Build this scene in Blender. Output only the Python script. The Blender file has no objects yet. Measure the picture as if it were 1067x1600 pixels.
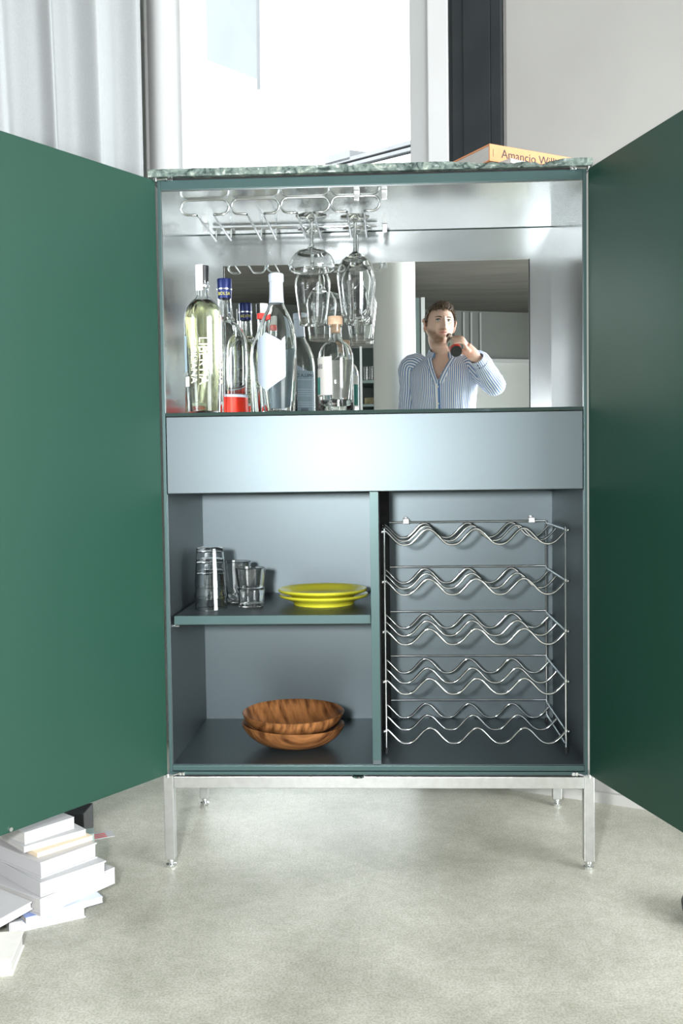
import bpy, bmesh, math, random
from mathutils import Vector, Matrix, noise
random.seed(7)
C = bpy.context.scene.collection
S = bpy.context.scene
PI = math.pi
# ------------------------------------------------------------------ camera
cam = bpy.data.cameras.new('camera'); co = bpy.data.objects.new('camera', cam); C.objects.link(co)
cam.sensor_fit = 'HORIZONTAL'; cam.sensor_width = 36; cam.lens = 1556/1067*36; cam.clip_start = .05
ax = Vector((0.99882031, 0.04670579, -0.01328726)); au = Vector((0.01124767, 0.0436635, 0.99898298))
af = Vector((-0.04723846, 0.99795394, -0.04308666))
co.matrix_world = Matrix(((ax.x, au.x, -af.x, .0326), (ax.y, au.y, -af.y, -2.1505), (ax.z, au.z, -af.z, .8811), (0, 0, 0, 1)))
S.camera = co
S.view_settings.view_transform = 'Standard'; S.view_settings.look = 'None'
S.view_settings.exposure = 0.0; S.view_settings.gamma = 1; S.view_settings.use_curve_mapping = False
S.cycles.use_denoising = True
S.cycles.sample_clamp_indirect = 6; S.cycles.max_bounces = 14; S.cycles.transmission_bounces = 14
S.cycles.glossy_bounces = 8; S.cycles.transparent_max_bounces = 12; S.cycles.blur_glossy = .3
# ------------------------------------------------------------------ world and lights
w = bpy.data.worlds.new('sky'); S.world = w; w.use_nodes = True
bg = w.node_tree.nodes['Background']; bg.inputs[0].default_value = (.90, .97, 1.0, 1); bg.inputs[1].default_value = 5.0
def area(name, loc, target, sx, sy, power, col=(1, 1, 1), spread=None):
    l = bpy.data.lights.new(name, 'AREA'); l.shape = 'RECTANGLE'; l.size = sx; l.size_y = sy; l.energy = power; l.color = col
    if spread: l.spread = spread
    o = bpy.data.objects.new(name, l); C.objects.link(o); o.location = loc
    o.rotation_euler = (Vector(target)-Vector(loc)).to_track_quat('-Z', 'Y').to_euler(); return o
area('photo_flash', (-.20, -2.2, .95), (0, 0, .95), .10, .10, 58, (.97, .98, 1))
area('window_daylight', (3.40, -3.4, 1.5), (0, -2.4, 1.2), 3.6, 2.1, 400, (.95, .98, 1))
area('left_fill', (-3.2, -4.6, 1.6), (1, -5.4, 1.2), 1.4, 1.6, 20, (.95, .98, 1))  # added fill lamp at the rear left; that wall has no window
# ------------------------------------------------------------------ materials
def mat(name, col, rough=.5, metal=0, spec=None, trans=0, ior=1.45, coat=0, noise_=None, bump=None, aniso=0, emit=None, sheen=0):
    """noise_=(scale, col2, lo, hi, detail, stretch)  bump=(scale, strength, distance, stretch)"""
    m = bpy.data.materials.new(name); m.use_nodes = True; nt = m.node_tree; b = nt.nodes['Principled BSDF']
    b.inputs['Base Color'].default_value = (*col, 1); b.inputs['Roughness'].default_value = rough
    b.inputs['Metallic'].default_value = metal; b.inputs['IOR'].default_value = ior
    b.inputs['Transmission Weight'].default_value = trans; b.inputs['Coat Weight'].default_value = coat
    if aniso: b.inputs['Anisotropic'].default_value = aniso
    if spec is not None: b.inputs['Specular IOR Level'].default_value = spec
    if sheen: b.inputs['Sheen Weight'].default_value = sheen
    if noise_ or bump:
        tc = nt.nodes.new('ShaderNodeTexCoord')
    def nz(scale, detail, stretch):
        mp = nt.nodes.new('ShaderNodeMapping'); mp.inputs['Scale'].default_value = stretch
        nt.links.new(tc.outputs['Object'], mp.inputs[0])
        n = nt.nodes.new('ShaderNodeTexNoise'); n.inputs['Scale'].default_value = scale; n.inputs['Detail'].default_value = detail
        nt.links.new(mp.outputs[0], n.inputs['Vector']); return n
    if noise_:
        sc, c2, lo, hi, det, st = noise_
        n = nz(sc, det, st); r = nt.nodes.new('ShaderNodeValToRGB')
        r.color_ramp.elements[0].position = lo; r.color_ramp.elements[1].position = hi
        r.color_ramp.elements[0].color = (*col, 1); r.color_ramp.elements[1].color = (*c2, 1)
        nt.links.new(n.outputs['Fac'], r.inputs[0]); nt.links.new(r.outputs[0], b.inputs['Base Color'])
    if bump:
        sc, stg, dist, st = bump
        n = nz(sc, 4, st); bp = nt.nodes.new('ShaderNodeBump'); bp.inputs['Strength'].default_value = stg; bp.inputs['Distance'].default_value = dist
        nt.links.new(n.outputs['Fac'], bp.inputs['Height']); nt.links.new(bp.outputs[0], b.inputs['Normal'])
    return m
ONE = (1, 1, 1)
M = {}
M['green'] = mat('green_lacquer', (.0095, .046, .030), .42, 0, .5, bump=(900, .03, .001, ONE))
M['inner'] = mat('satin_teal_interior', (.118, .143, .153), .43, .85, .5, noise_=(60, (.118, .146, .154), .35, .65, 3, ONE))
M['edge'] = mat('teal_edge', (.048, .092, .090), .38, .3, .5, noise_=(9, (.055, .102, .10), .3, .7, 2, ONE))
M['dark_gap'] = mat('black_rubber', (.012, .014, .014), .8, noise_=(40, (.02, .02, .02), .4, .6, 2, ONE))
M['steel'] = mat('brushed_stainless', (.66, .69, .695), .19, 1, noise_=(6, (.70, .73, .735), .3, .7, 2, (1, 1, .3)), aniso=.4)
M['leg'] = mat('satin_steel_legs', (.60, .61, .605), .33, 1, noise_=(60, (.68, .69, .69), .3, .7, 4, (1, 1, 1)))
M['chrome'] = mat('chrome', (.82, .84, .85), .09, 1, noise_=(20, (.82, .84, .85), .3, .7, 2, ONE))
M['mirror'] = mat('mirror_glass', (.93, .95, .94), .0, 1)
M['plastic'] = mat('white_plastic', (.9, .9, .9), .35, noise_=(40, (.86, .86, .86), .3, .7, 2, ONE))
M['marble'] = mat('green_marble', (.40, .46, .41), .32, 0, .5)
M['concrete'] = mat('polished_concrete_floor', (.5, .5, .46), .42)
M['wallgrey'] = mat('smooth_grey_concrete', (.385, .38, .36), .6, noise_=(2.5, (.345, .34, .325), .35, .7, 6, ONE), bump=(60, .12, .002, ONE))
M['ceiling'] = mat('board_marked_concrete', (.17, .165, .145), .75, noise_=(1.6, (.115, .112, .098), .3, .7, 6, (1, 5, 1)), bump=(30, .25, .004, (.2, 6, 1)))
M['backgrey'] = mat('grey_back_wall', (.27, .28, .265), .7, noise_=(1.2, (.23, .24, .225), .3, .7, 5, ONE))
M['backdark'] = mat('dark_kitchen_wall', (.115, .125, .115), .6, noise_=(1.2, (.09, .10, .09), .3, .7, 5, ONE))
M['white'] = mat('white_plaster', (.80, .815, .79), .7, noise_=(3, (.77, .79, .77), .3, .7, 4, ONE), bump=(120, .06, .001, ONE))
M['frame_grey'] = mat('pale_grey_frame', (.46, .475, .47), .45, noise_=(4, (.49, .505, .50), .3, .7, 2, ONE))
M['frame_white'] = mat('white_frame', (.68, .69, .69), .4, noise_=(4, (.72, .73, .73), .3, .7, 2, ONE))
M['frame_dark'] = mat('charcoal_frame', (.022, .027, .03), .4, noise_=(8, (.03, .035, .038), .3, .7, 2, ONE))
M['curtain'] = mat('grey_linen_curtain', (.36, .375, .38), .9, noise_=(500, (.40, .415, .42), .3, .7, 2, (1, 1, .25)), sheen=.3)
M['glass'] = mat('clear_glass', (.975, .99, .985), 0, 0, trans=1, ior=1.5)
M['thin'] = mat('drinking_glass', (.985, .99, .99), 0, 0, trans=1, ior=1.48)
M['smoked'] = mat('dark_glass_shelf', (.03, .05, .045), .03, 0, trans=.0, ior=1.5)
M['liquor'] = mat('pale_yellow_liquid', (.93, .92, .60), 0, 0, trans=1, ior=1.34)
M['water'] = mat('clear_spirit', (.97, .99, .985), 0, 0, trans=1, ior=1.34)
M['blue'] = mat('dark_blue_foil', (.012, .022, .11), .3, .3, noise_=(40, (.018, .03, .14), .3, .7, 2, ONE))
M['embossed'] = mat('raised_glass_lettering', (.93, .90, .66), .12, noise_=(30, (.88, .86, .62), .3, .7, 2, ONE))
M['silverband'] = mat('silver_band', (.8, .82, .85), .2, 1)
M['gold'] = mat('yellow_print', (.62, .55, .08), .5)
M['red'] = mat('red_foil', (.62, .022, .008), .28, .35, noise_=(30, (.7, .03, .01), .3, .7, 2, ONE))
M['redcap'] = mat('red_wrap', (.75, .03, .02), .4)
M['paleblue'] = mat('pale_blue_label', (.56, .66, .80), .55, noise_=(8, (.62, .71, .83), .3, .7, 2, ONE))
M['capblue'] = mat('pale_blue_foil', (.60, .68, .78), .35, noise_=(30, (.66, .73, .82), .3, .7, 2, ONE))
M['labelgrey'] = mat('blue_grey_label', (.30, .40, .46), .6, noise_=(60, (.34, .44, .5), .3, .7, 2, ONE))
M['paper'] = mat('cream_paper_label', (.80, .79, .73), .7, noise_=(40, (.76, .75, .70), .3, .7, 2, ONE))
M['pink'] = mat('pale_seal_strip', (.72, .67, .69), .6)
M['tealprint'] = mat('teal_print', (.045, .27, .23), .6)
M['ink'] = mat('dark_ink', (.03, .035, .05), .6)
M['cork'] = mat('beech_stopper', (.72, .50, .34), .5, noise_=(60, (.62, .42, .28), .35, .65, 4, (1, 1, 6)))
M['black'] = mat('black_plastic', (.01, .01, .012), .35, noise_=(50, (.014, .014, .016), .4, .6, 2, ONE))
M['plate'] = mat('yellow_glazed_ceramic', (.62, .60, .035), .22, 0, .5, noise_=(12, (.68, .65, .05), .3, .7, 3, ONE))
M['wood'] = mat('walnut', (.055, .018, .006), .36, 0, .4, noise_=(9, (.34, .145, .05), .30, .62, 8, (1, 9, 3)), bump=(60, .12, .001, (1, 1, 8)))
M['bookwhite'] = mat('white_paper_cover', (.50, .50, .505), .55, noise_=(6, (.46, .46, .47), .3, .7, 3, ONE))
M['bookblue'] = mat('white_cover_blue_edge', (.25, .33, .62), .5, noise_=(12, (.6, .65, .8), .4, .6, 3, ONE))
M['pages'] = mat('book_pages', (.58, .575, .55), .8, noise_=(12, (.44, .43, .41), .35, .65, 3, (1, 1, 90)))
M['tan'] = mat('cream_card_cover', (.78, .64, .46), .6, noise_=(8, (.82, .69, .52), .3, .7, 3, ONE))
M['orange'] = mat('orange_cloth_cover', (.68, .29, .13), .6, noise_=(60, (.72, .32, .15), .3, .7, 3, ONE))
M['skin'] = mat('skin', (.72, .46, .36), .5)
M['hair'] = mat('brown_hair', (.035, .022, .014), .5, noise_=(90, (.17, .11, .065), .35, .65, 3, (1, 1, .4)))
M['trouser'] = mat('dark_cotton', (.03, .035, .05), .85, noise_=(200, (.04, .045, .06), .3, .7, 2, ONE))
M['shoe'] = mat('brown_leather', (.06, .035, .02), .4, noise_=(40, (.08, .05, .03), .3, .7, 2, ONE))
M['eye'] = mat('eye_white', (.75, .74, .72), .25)
M['iris'] = mat('blue_grey_iris', (.06, .10, .13), .2)
M['brown_glass'] = mat('brown_bottle_glass', (.035, .016, .006), .08, 0, .6, noise_=(9, (.05, .024, .01), .3, .7, 2, ONE))
M['beerlabel'] = mat('cream_beer_label', (.72, .68, .58), .6)
M['metalroof'] = mat('pale_metal_gutter', (.13, .135, .14), .5, noise_=(5, (.16, .165, .17), .3, .7, 2, ONE))
M['awning'] = mat('white_awning_cloth', (.19, .205, .207), .8, noise_=(5, (.205, .22, .22), .3, .7, 2, ONE))
M['housewhite'] = mat('white_render', (.85, .86, .86), .8, noise_=(3, (.8, .81, .81), .3, .7, 2, ONE))
M['dgrey'] = mat('grey_green_cupboard', (.10, .135, .13), .5, noise_=(3, (.12, .155, .15), .3, .7, 2, ONE))
M['teal_glass'] = mat('smoky_glass_block', (.30, .38, .36), .15, noise_=(12, (.36, .44, .42), .3, .7, 2, ONE))
M['bundle'] = mat('straw_coloured_paper', (.45, .40, .24), .8, noise_=(30, (.3, .27, .16), .3, .7, 3, ONE))

def shirt_mat():
    m = bpy.data.materials.new('blue_striped_shirt'); m.use_nodes = True; nt = m.node_tree; b = nt.nodes['Principled BSDF']
    uv = nt.nodes.new('ShaderNodeUVMap'); uv.uv_map = ''
    wv = nt.nodes.new('ShaderNodeTexWave'); wv.wave_type = 'BANDS'; wv.bands_direction = 'X'; wv.inputs['Scale'].default_value = 1/ (.0105*3.1416*2)*PI/10*10
    wv.inputs['Scale'].default_value = 2*PI/(.0105*20)
    wv.inputs['Distortion'].default_value = .25
    r = nt.nodes.new('ShaderNodeValToRGB'); r.color_ramp.elements[0].position = .36; r.color_ramp.elements[1].position = .50
    r.color_ramp.elements[0].color = (.13, .25, .52, 1); r.color_ramp.elements[1].color = (.84, .86, .90, 1)
    nt.links.new(uv.outputs[0], wv.inputs['Vector']); nt.links.new(wv.outputs['Fac'], r.inputs[0]); nt.links.new(r.outputs[0], b.inputs['Base Color'])
    b.inputs['Roughness'].default_value = .8; return m
M['shirt'] = shirt_mat()

def tune_floor():
    m = M['concrete']; nt = m.node_tree; b = nt.nodes['Principled BSDF']; b.inputs['Specular IOR Level'].default_value = .5
    tc = nt.nodes.new('ShaderNodeTexCoord')
    def nz(s, d, r=.5):
        n = nt.nodes.new('ShaderNodeTexNoise'); n.inputs['Scale'].default_value = s; n.inputs['Detail'].default_value = d; n.inputs['Roughness'].default_value = r
        nt.links.new(tc.outputs['Object'], n.inputs['Vector']); return n
    def ramp(n, p0, c0, p1, c1):
        r = nt.nodes.new('ShaderNodeValToRGB'); e = r.color_ramp.elements; e[0].position = p0; e[1].position = p1
        e[0].color = (*c0, 1); e[1].color = (*c1, 1); nt.links.new(n.outputs['Fac'], r.inputs[0]); return r
    def mul(a, b_):
        x = nt.nodes.new('ShaderNodeMix'); x.data_type = 'RGBA'; x.blend_type = 'MULTIPLY'; x.inputs[0].default_value = 1
        nt.links.new(a, x.inputs[6]); nt.links.new(b_, x.inputs[7]); return x.outputs[2]
    a = ramp(nz(2.6, 6, .6), .36, (.40, .397, .335), .62, (.62, .612, .54))
    c = ramp(nz(230, 3, .7), .42, (.72, .73, .70), .56, (1, 1, 1))
    d = ramp(nz(45, 4, .6), .38, (.90, .90, .87), .6, (1, 1, 1))
    nt.links.new(mul(mul(a.outputs[0], c.outputs[0]), d.outputs[0]), b.inputs['Base Color'])
    bp = nt.nodes.new('ShaderNodeBump'); bp.inputs['Strength'].default_value = .15; bp.inputs['Distance'].default_value = .002
    nt.links.new(nz(120, 4).outputs['Fac'], bp.inputs['Height']); nt.links.new(bp.outputs[0], b.inputs['Normal'])
tune_floor()
def tune_marble():
    m = M['marble']; nt = m.node_tree; b = nt.nodes['Principled BSDF']
    tc = nt.nodes.new('ShaderNodeTexCoord')
    n = nt.nodes.new('ShaderNodeTexNoise'); n.inputs['Scale'].default_value = 38; n.inputs['Detail'].default_value = 6; n.inputs['Distortion'].default_value = 1.6
    n.inputs['Roughness'].default_value = .65
    r = nt.nodes.new('ShaderNodeValToRGB'); e = r.color_ramp.elements
    e[0].position = .36; e[0].color = (.025, .04, .038, 1); e[1].position = .49; e[1].color = (.13, .175, .155, 1)
    x = e.new(.59); x.color = (.20, .245, .215, 1); x = e.new(.70); x.color = (.48, .52, .43, 1)
    nt.links.new(tc.outputs['Object'], n.inputs['Vector']); nt.links.new(n.outputs['Fac'], r.inputs[0]); nt.links.new(r.outputs[0], b.inputs['Base Color'])
tune_marble()
# ------------------------------------------------------------------ helpers
def obj(name, bm, m=None, parent=None, smooth=False, loc=None, auto=None):
    me = bpy.data.meshes.new(name); bmesh.ops.recalc_face_normals(bm, faces=bm.faces) if bm.faces and not getattr(bm, '_keep', False) else None
    bm.to_mesh(me); bm.free()
    if m: me.materials.append(M[m] if isinstance(m, str) else m)
    o = bpy.data.objects.new(name, me); C.objects.link(o)
    if smooth:
        for p in me.polygons: p.use_smooth = True
        me.set_sharp_from_angle(angle=math.radians(auto or 40))
    if parent: o.parent = parent
    if loc: o.location = loc
    return o
def thing(name, label, cat, loc=(0, 0, 0), rot=(0, 0, 0), group=None):
    o = bpy.data.objects.new(name, None); C.objects.link(o); o.location = loc; o.rotation_euler = rot
    o.empty_display_size = .05
    o['label'] = label; o['category'] = cat
    if group: o['group'] = group
    return o
def struct(o): o['kind'] = 'structure'; return o
def box(bm, x0, x1, y0, y1, z0, z1, bev=0, mtx=None):
    v = [bm.verts.new((x, y, z)) for z in (z0, z1) for y in (y0, y1) for x in (x0, x1)]
    fs = [bm.faces.new([v[i] for i in q]) for q in ((0, 2, 3, 1), (4, 5, 7, 6), (0, 1, 5, 4), (2, 6, 7, 3), (0, 4, 6, 2), (1, 3, 7, 5))]
    if mtx: bmesh.ops.transform(bm, matrix=mtx, verts=v)
    if bev:
        es = list({e for f in fs for e in f.edges}); bmesh.ops.bevel(bm, geom=es, offset=bev, segments=2, affect='EDGES', profile=.6)
    return bm
def B(*a, **k): return box(bmesh.new(), *a, **k)
def lathe(prof, seg=40, bm=None, center=(0, 0, 0), sx=1, flutes=0, famp=0, closed=False):
    bm = bm or bmesh.new(); rings = []
    for r, z in prof:
        if r < 1e-6: rings.append([bm.verts.new((center[0], center[1], center[2]+z))]); continue
        ring = []
        for i in range(seg):
            a = 2*PI*i/seg; rr = r*(1+famp*math.cos(flutes*a)) if flutes else r
            ring.append(bm.verts.new((center[0]+rr*math.cos(a)*sx, center[1]+rr*math.sin(a), center[2]+z)))
        rings.append(ring)
    for a, b in zip(rings, rings[1:]):
        n = max(len(a), len(b))
        for i in range(n):
            j = (i+1) % n
            q = [a[i % len(a)], a[j % len(a)], b[j % len(b)], b[i % len(b)]]
            u = []
            for t in q:
                if t not in u: u.append(t)
            if len(u) > 2: bm.faces.new(u)
    return bm
def tube(pts, r, seg=8, bm=None, closed=False, cap=True):
    bm = bm or bmesh.new(); pts = [Vector(p) for p in pts]; n = len(pts)
    rr = r if isinstance(r, (list, tuple)) else [r]*n
    rings = []; prev = None
    for i, p in enumerate(pts):
        if closed: t = (pts[(i+1) % n]-pts[i-1])
        else: t = pts[min(i+1, n-1)]-pts[max(i-1, 0)]
        t.normalize()
        if prev is None:
            prev = t.cross(Vector((0, 0, 1)));
            if prev.length < .1: prev = t.cross(Vector((0, 1, 0)))
        u = (prev-t*prev.dot(t)).normalized(); prev = u; v = t.cross(u)
        rings.append([bm.verts.new(p+(u*math.cos(2*PI*k/seg)+v*math.sin(2*PI*k/seg))*rr[i]) for k in range(seg)])
    m = n if closed else n-1
    for i in range(m):
        a, b = rings[i], rings[(i+1) % n]
        for k in range(seg): bm.faces.new((a[k], a[(k+1) % seg], b[(k+1) % seg], b[k]))
    if cap and not closed: bm.faces.new(rings[0][::-1]); bm.faces.new(rings[-1])
    return bm
def smooth_path(pts, n=8, closed=False):
    P = [Vector(p) for p in pts]; out = []; m = len(P)
    for i in range(m if closed else m-1):
        g = (lambda k: P[k % m]) if closed else (lambda k: P[max(0, min(m-1, k))])
        a, b, c, d = g(i-1), g(i), g(i+1), g(i+2)
        for s in range(n):
            t = s/n; out.append(.5*((2*b)+(c-a)*t+(2*a-5*b+4*c-d)*t*t+(3*b-a-3*c+d)*t**3))
    if not closed: out.append(P[-1])
    return out
def fillet(pts, r, n=6):
    P = [Vector(p) for p in pts]; out = [P[0]]
    for i in range(1, len(P)-1):
        a, b, c = P[i-1], P[i], P[i+1]; d1 = (a-b).normalized(); d2 = (c-b).normalized()
        q = min(r, (a-b).length*.49, (c-b).length*.49)
        s, e = b+d1*q, b+d2*q
        for k in range(n+1):
            t = k/n; out.append((1-t)**2*s+2*t*(1-t)*b+t*t*e)
    out.append(P[-1]); return out
def text_bm(s, size, depth=.0004, font_scale_x=1):
    cu = bpy.data.curves.new('lettering', 'FONT'); cu.body = s; cu.size = size; cu.extrude = depth; cu.align_x = 'CENTER'; cu.align_y = 'CENTER'; cu.resolution_u = 3
    o = bpy.data.objects.new('lettering', cu); C.objects.link(o)
    dg = bpy.context.evaluated_depsgraph_get(); me = bpy.data.meshes.new_from_object(o.evaluated_get(dg))
    bm = bmesh.new(); bm.from_mesh(me); bpy.data.objects.remove(o); bpy.data.curves.remove(cu); bpy.data.meshes.remove(me)
    if font_scale_x != 1: bmesh.ops.scale(bm, vec=(font_scale_x, 1, 1), verts=bm.verts)
    return bm
def wrap(bm, r, ang, z, rot=0):
    """bend flat lettering (x right, y up) around a cylinder of radius r, centred on angle ang (deg), height z"""
    c, s = math.cos(math.radians(rot)), math.sin(math.radians(rot))
    for v in bm.verts:
        x, y, d = v.co; x, y = c*x-s*y, s*x+c*y
        a = math.radians(ang)+x/r
        v.co = ((r+d)*math.cos(a), (r+d)*math.sin(a), z+y)
    return bm
def patch(r, a0, a1, zlo, zhi, th=.0003, n=24):
    """curved label; zlo/zhi numbers or functions of t in 0..1"""
    bm = bmesh.new(); f = lambda z, t: z(t) if callable(z) else z
    cols = []
    for i in range(n+1):
        t = i/n; a = math.radians(a0+(a1-a0)*t)
        cols.append([bm.verts.new((rr*math.cos(a), rr*math.sin(a), z)) for rr in (r, r+th) for z in (f(zlo, t), f(zhi, t))])
    for a, b in zip(cols, cols[1:]):
        for q in ((0, 1), (1, 3), (3, 2), (2, 0)): bm.faces.new((a[q[0]], a[q[1]], b[q[1]], b[q[0]]))
    bm.faces.new((cols[0][0], cols[0][1], cols[0][3], cols[0][2])); bm.faces.new((cols[-1][0], cols[-1][2], cols[-1][3], cols[-1][1]))
    return bm
def copy_tree(o, parent=None):
    c = o.copy(); C.objects.link(c); c.parent = parent
    for ch in [x for x in bpy.data.objects if x.parent == o]: copy_tree(ch, c)
    return c
# ================================================================== SETTING
CEIL = 2.62
P0 = Vector((.395, .547, 0)); T = Vector((.898, -.44, 0)).normalized(); N = Vector((.44, .898, 0)).normalized()
WM = Matrix(((T.x, N.x, 0, P0.x), (T.y, N.y, 0, P0.y), (0, 0, 1, 0), (0, 0, 0, 1)))     # wall frame: x along the wall, y outwards
bm = bmesh.new()
vs = [bm.verts.new(p) for p in [(-3.6, -7.0, 0), (3.6, -9.3, 0), (3.6, -1.02, 0), (-.95, 1.32, 0), (-3.6, -.2, 0)]]
f = bm.faces.new(vs); r = bmesh.ops.extrude_face_region(bm, geom=[f]); bmesh.ops.translate(bm, vec=(0, 0, -.1), verts=[v for v in r['geom'] if isinstance(v, bmesh.types.BMVert)])
fl = struct(obj('floor', bm, 'concrete'))
bm = bmesh.new()
vs = [bm.verts.new(p) for p in [(-3.7, -7.0, CEIL), (3.7, -9.3, CEIL), (3.7, -1.02, CEIL), (-.95, 1.42, CEIL), (-3.7, -.1, CEIL)]]
f = bm.faces.new(vs); r = bmesh.ops.extrude_face_region(bm, geom=[f]); bmesh.ops.translate(bm, vec=(0, 0, .2), verts=[v for v in r['geom'] if isinstance(v, bmesh.types.BMVert)])
struct(obj('ceiling', bm, 'ceiling'))
# front wall (angled), right of the window, and the pier at its left
bm = B(-.04, 3.65, .0, .2, 0, CEIL, mtx=WM); box(bm, -.052, -.040, .01, .05, 0, CEIL, mtx=WM); struct(obj('wall_front', bm, 'wallgrey'))
bm = bmesh.new()
for a in range(13):
    pass
prof = []
for i in range(17):
    t = i/16; prof.append((-1.252+.134*t, -.03*math.sin(PI*min(1, t*1.15)) if t < .87 else -.03*math.sin(PI)))
bm = bmesh.new()
lo = [bm.verts.new(WM @ Vector((x, y, 0))) for x, y in prof]+[bm.verts.new(WM @ Vector((-1.118, .14, 0))), bm.verts.new(WM @ Vector((-1.252, .14, 0)))]
hi = [bm.verts.new(v.co+Vector((0, 0, CEIL))) for v in lo]; n = len(lo)
for i in range(n): bm.faces.new((lo[i], lo[(i+1) % n], hi[(i+1) % n], hi[i]))
bm.faces.new(lo[::-1]); bm.faces.new(hi)
struct(obj('trim_5', bm, 'frame_white', smooth=True))
bm = B(-1.60, -1.252, .03, .2, 0, CEIL, mtx=WM); struct(obj('wall_front', bm, 'white'))
# window: pane, mullions, dark frame
win = struct(bpy.data.objects.new('window_1', None)); C.objects.link(win); win['label'] = 'tall bright window behind the cabinet'
obj('window_pane', B(-1.118, -.323, .060, .066, .05, CEIL-.02, mtx=WM), None, win)
pm = bpy.data.materials.new('window_glass'); pm.use_nodes = True; nt = pm.node_tree
nt.nodes.remove(nt.nodes['Principled BSDF']); tr = nt.nodes.new('ShaderNodeBsdfTransparent'); gl = nt.nodes.new('ShaderNodeBsdfGlossy'); mx = nt.nodes.new('ShaderNodeMixShader'); lw = nt.nodes.new('ShaderNodeFresnel')
gl.inputs['Roughness'].default_value = 0; lw.inputs[0].default_value = 1.2
nt.links.new(lw.outputs[0], mx.inputs[0]); nt.links.new(tr.outputs[0], mx.inputs[1]); nt.links.new(gl.outputs[0], mx.inputs[2]); nt.links.new(mx.outputs[0], nt.nodes['Material Output'].inputs[0])
C.objects['window_pane'].data.materials.append(pm)
obj('sill_frame', B(-1.118, -.323, .02, .10, 0, .05, mtx=WM), 'frame_grey', win)
obj('side_frame', B(-.323, -.268, .0, .10, 0, CEIL, bev=.002, mtx=WM), 'frame_grey', win)
obj('side_frame', B(-.267, -.205, -.006, .10, 0, CEIL, bev=.004, mtx=WM), 'frame_white', win)
bm = B(-.204, -.192, -.004, .10, 0, CEIL, bev=.001, mtx=WM); box(bm, -.191, -.158, -.01, .1, 0, CEIL, bev=.001, mtx=WM)
box(bm, -.157, -.082, -.014, .1, 0, CEIL, bev=.001, mtx=WM); box(bm, -.081, -.053, -.01, .1, 0, CEIL, bev=.001, mtx=WM)
obj('dark_frame', bm, 'frame_dark', win)
# stub skirting seen at the right, under the wall
bm = bmesh.new(); box(bm, -.04, .9, -.012, .0, 0, .028, mtx=WM)
struct(obj('baseboard_front', bm, 'wallgrey'))
# other walls
bm = bmesh.new(); q = [(-.95, 1.32), (-3.6, -.2), (-3.72, -.02), (-1.05, 1.5)]
lo = [bm.verts.new((x, y, 0)) for x, y in q]; hi = [bm.verts.new((x, y, CEIL)) for x, y in q]
for i in range(4): bm.faces.new((lo[i], lo[(i+1) % 4], hi[(i+1) % 4], hi[i]))
bm.faces.new(hi); bm.faces.new(lo[::-1]); struct(obj('wall_left', bm, 'white'))
bm = B(-3.7, -3.55, -7.1, -.2, 0, CEIL); struct(obj('wall_left', bm, 'backdark'))
bm = B(3.6, 3.75, -9.3, -5.3, 0, CEIL); box(bm, 3.6, 3.75, -1.5, -1.0, 0, CEIL); box(bm, 3.6, 3.75, -5.3, -1.5, 0, .35); box(bm, 3.6, 3.75, -5.3, -1.5, 2.5, CEIL)
struct(obj('wall_right', bm, 'white'))
win2 = struct(bpy.data.objects.new('window_2', None)); C.objects.link(win2)
for y in (-5.3, -3.43, -1.56): obj('window_frame', B(3.60, 3.70, y, y+.06, .35, 2.5), 'frame_dark', win2)
obj('window_frame', B(3.60, 3.70, -5.3, -1.5, 2.44, 2.5), 'frame_dark', win2)
BA = math.atan2(-.33, 1.0); BMx = Matrix.Translation((.5, -8.09, 0)) @ Matrix.Rotation(BA, 4, 'Z')
bm = B(.3, 3.6, -.2, 0, 0, 2.05, mtx=BMx); struct(obj('wall_back', bm, 'white'))
bm = B(.3, 3.6, -.2, -.03, 2.09, CEIL, mtx=BMx); struct(obj('wall_back', bm, 'backgrey'))
bm = B(-4.3, .3, -.2, 0, 0, CEIL, mtx=BMx); struct(obj('wall_back', bm, 'backdark'))
bm = B(.3, 3.6, -.2, .03, 2.05, 2.09, bev=.004, mtx=BMx); struct(obj('trim_1', bm, 'frame_white'))
for i, x in enumerate((.40, .49, .60)):
    struct(obj('trim_%d' % (i+2), B(x, x+.02, -.03, .0, 2.09, CEIL-.02, mtx=BMx), 'frame_grey'))
# white round column the man leans on
cb = lathe([(0, 0), (.122, 0), (.122, CEIL), (0, CEIL)], 64); o = struct(obj('column', cb, 'white', smooth=True)); o.location = (.077, -2.83, 0)
# ================================================================== CURTAIN
def curtain():
    t = thing('curtain', 'floor-length pale grey linen curtain in soft folds left of the window', 'curtain', (0, 0, 0))
    a = Vector((-.724, 1.0, 0)); b = Vector((-1.75, -.02, 0)); L = (b-a).length; d = (b-a)/L; nn = Vector((d.y, -d.x, 0))
    if nn.y > 0: nn = -nn
    bm = bmesh.new(); nx, nz = 420, 26; g = []
    for j in range(nz+1):
        z = .02+(CEIL-.05)*j/nz; row = []
        for i in range(nx+1):
            s = i/nx*L
            u = s+.045*(2.5-z)*min(1, s*2.2)*.75
            ph = u*2*PI/.155+1.3*math.sin(u*7.3)+.8*math.sin(u*15.1+1)
            dd = .034*math.sin(ph)+.009*math.sin(ph*2.3+.8)
            dd *= .35+.65*min(1, s/.16)
            sh = .012*math.sin(ph+1.4)
            row.append(bm.verts.new(a+d*(s+sh)+nn*dd+Vector((0, 0, z))))
        g.append(row)
    for j in range(nz):
        for i in range(nx): bm.faces.new((g[j][i], g[j][i+1], g[j+1][i+1], g[j+1][i]))
    o = obj('drape', bm, 'curtain', t, smooth=True, auto=80)
    so = o.modifiers.new('thick', 'SOLIDIFY'); so.thickness = .0015
    # heading rail on the ceiling
    obj('curtain_rail', tube([a+Vector((.02, 0, CEIL-.02)), b+Vector((0, 0, CEIL-.02))], .012), 'frame_white', t)
curtain()
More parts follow.
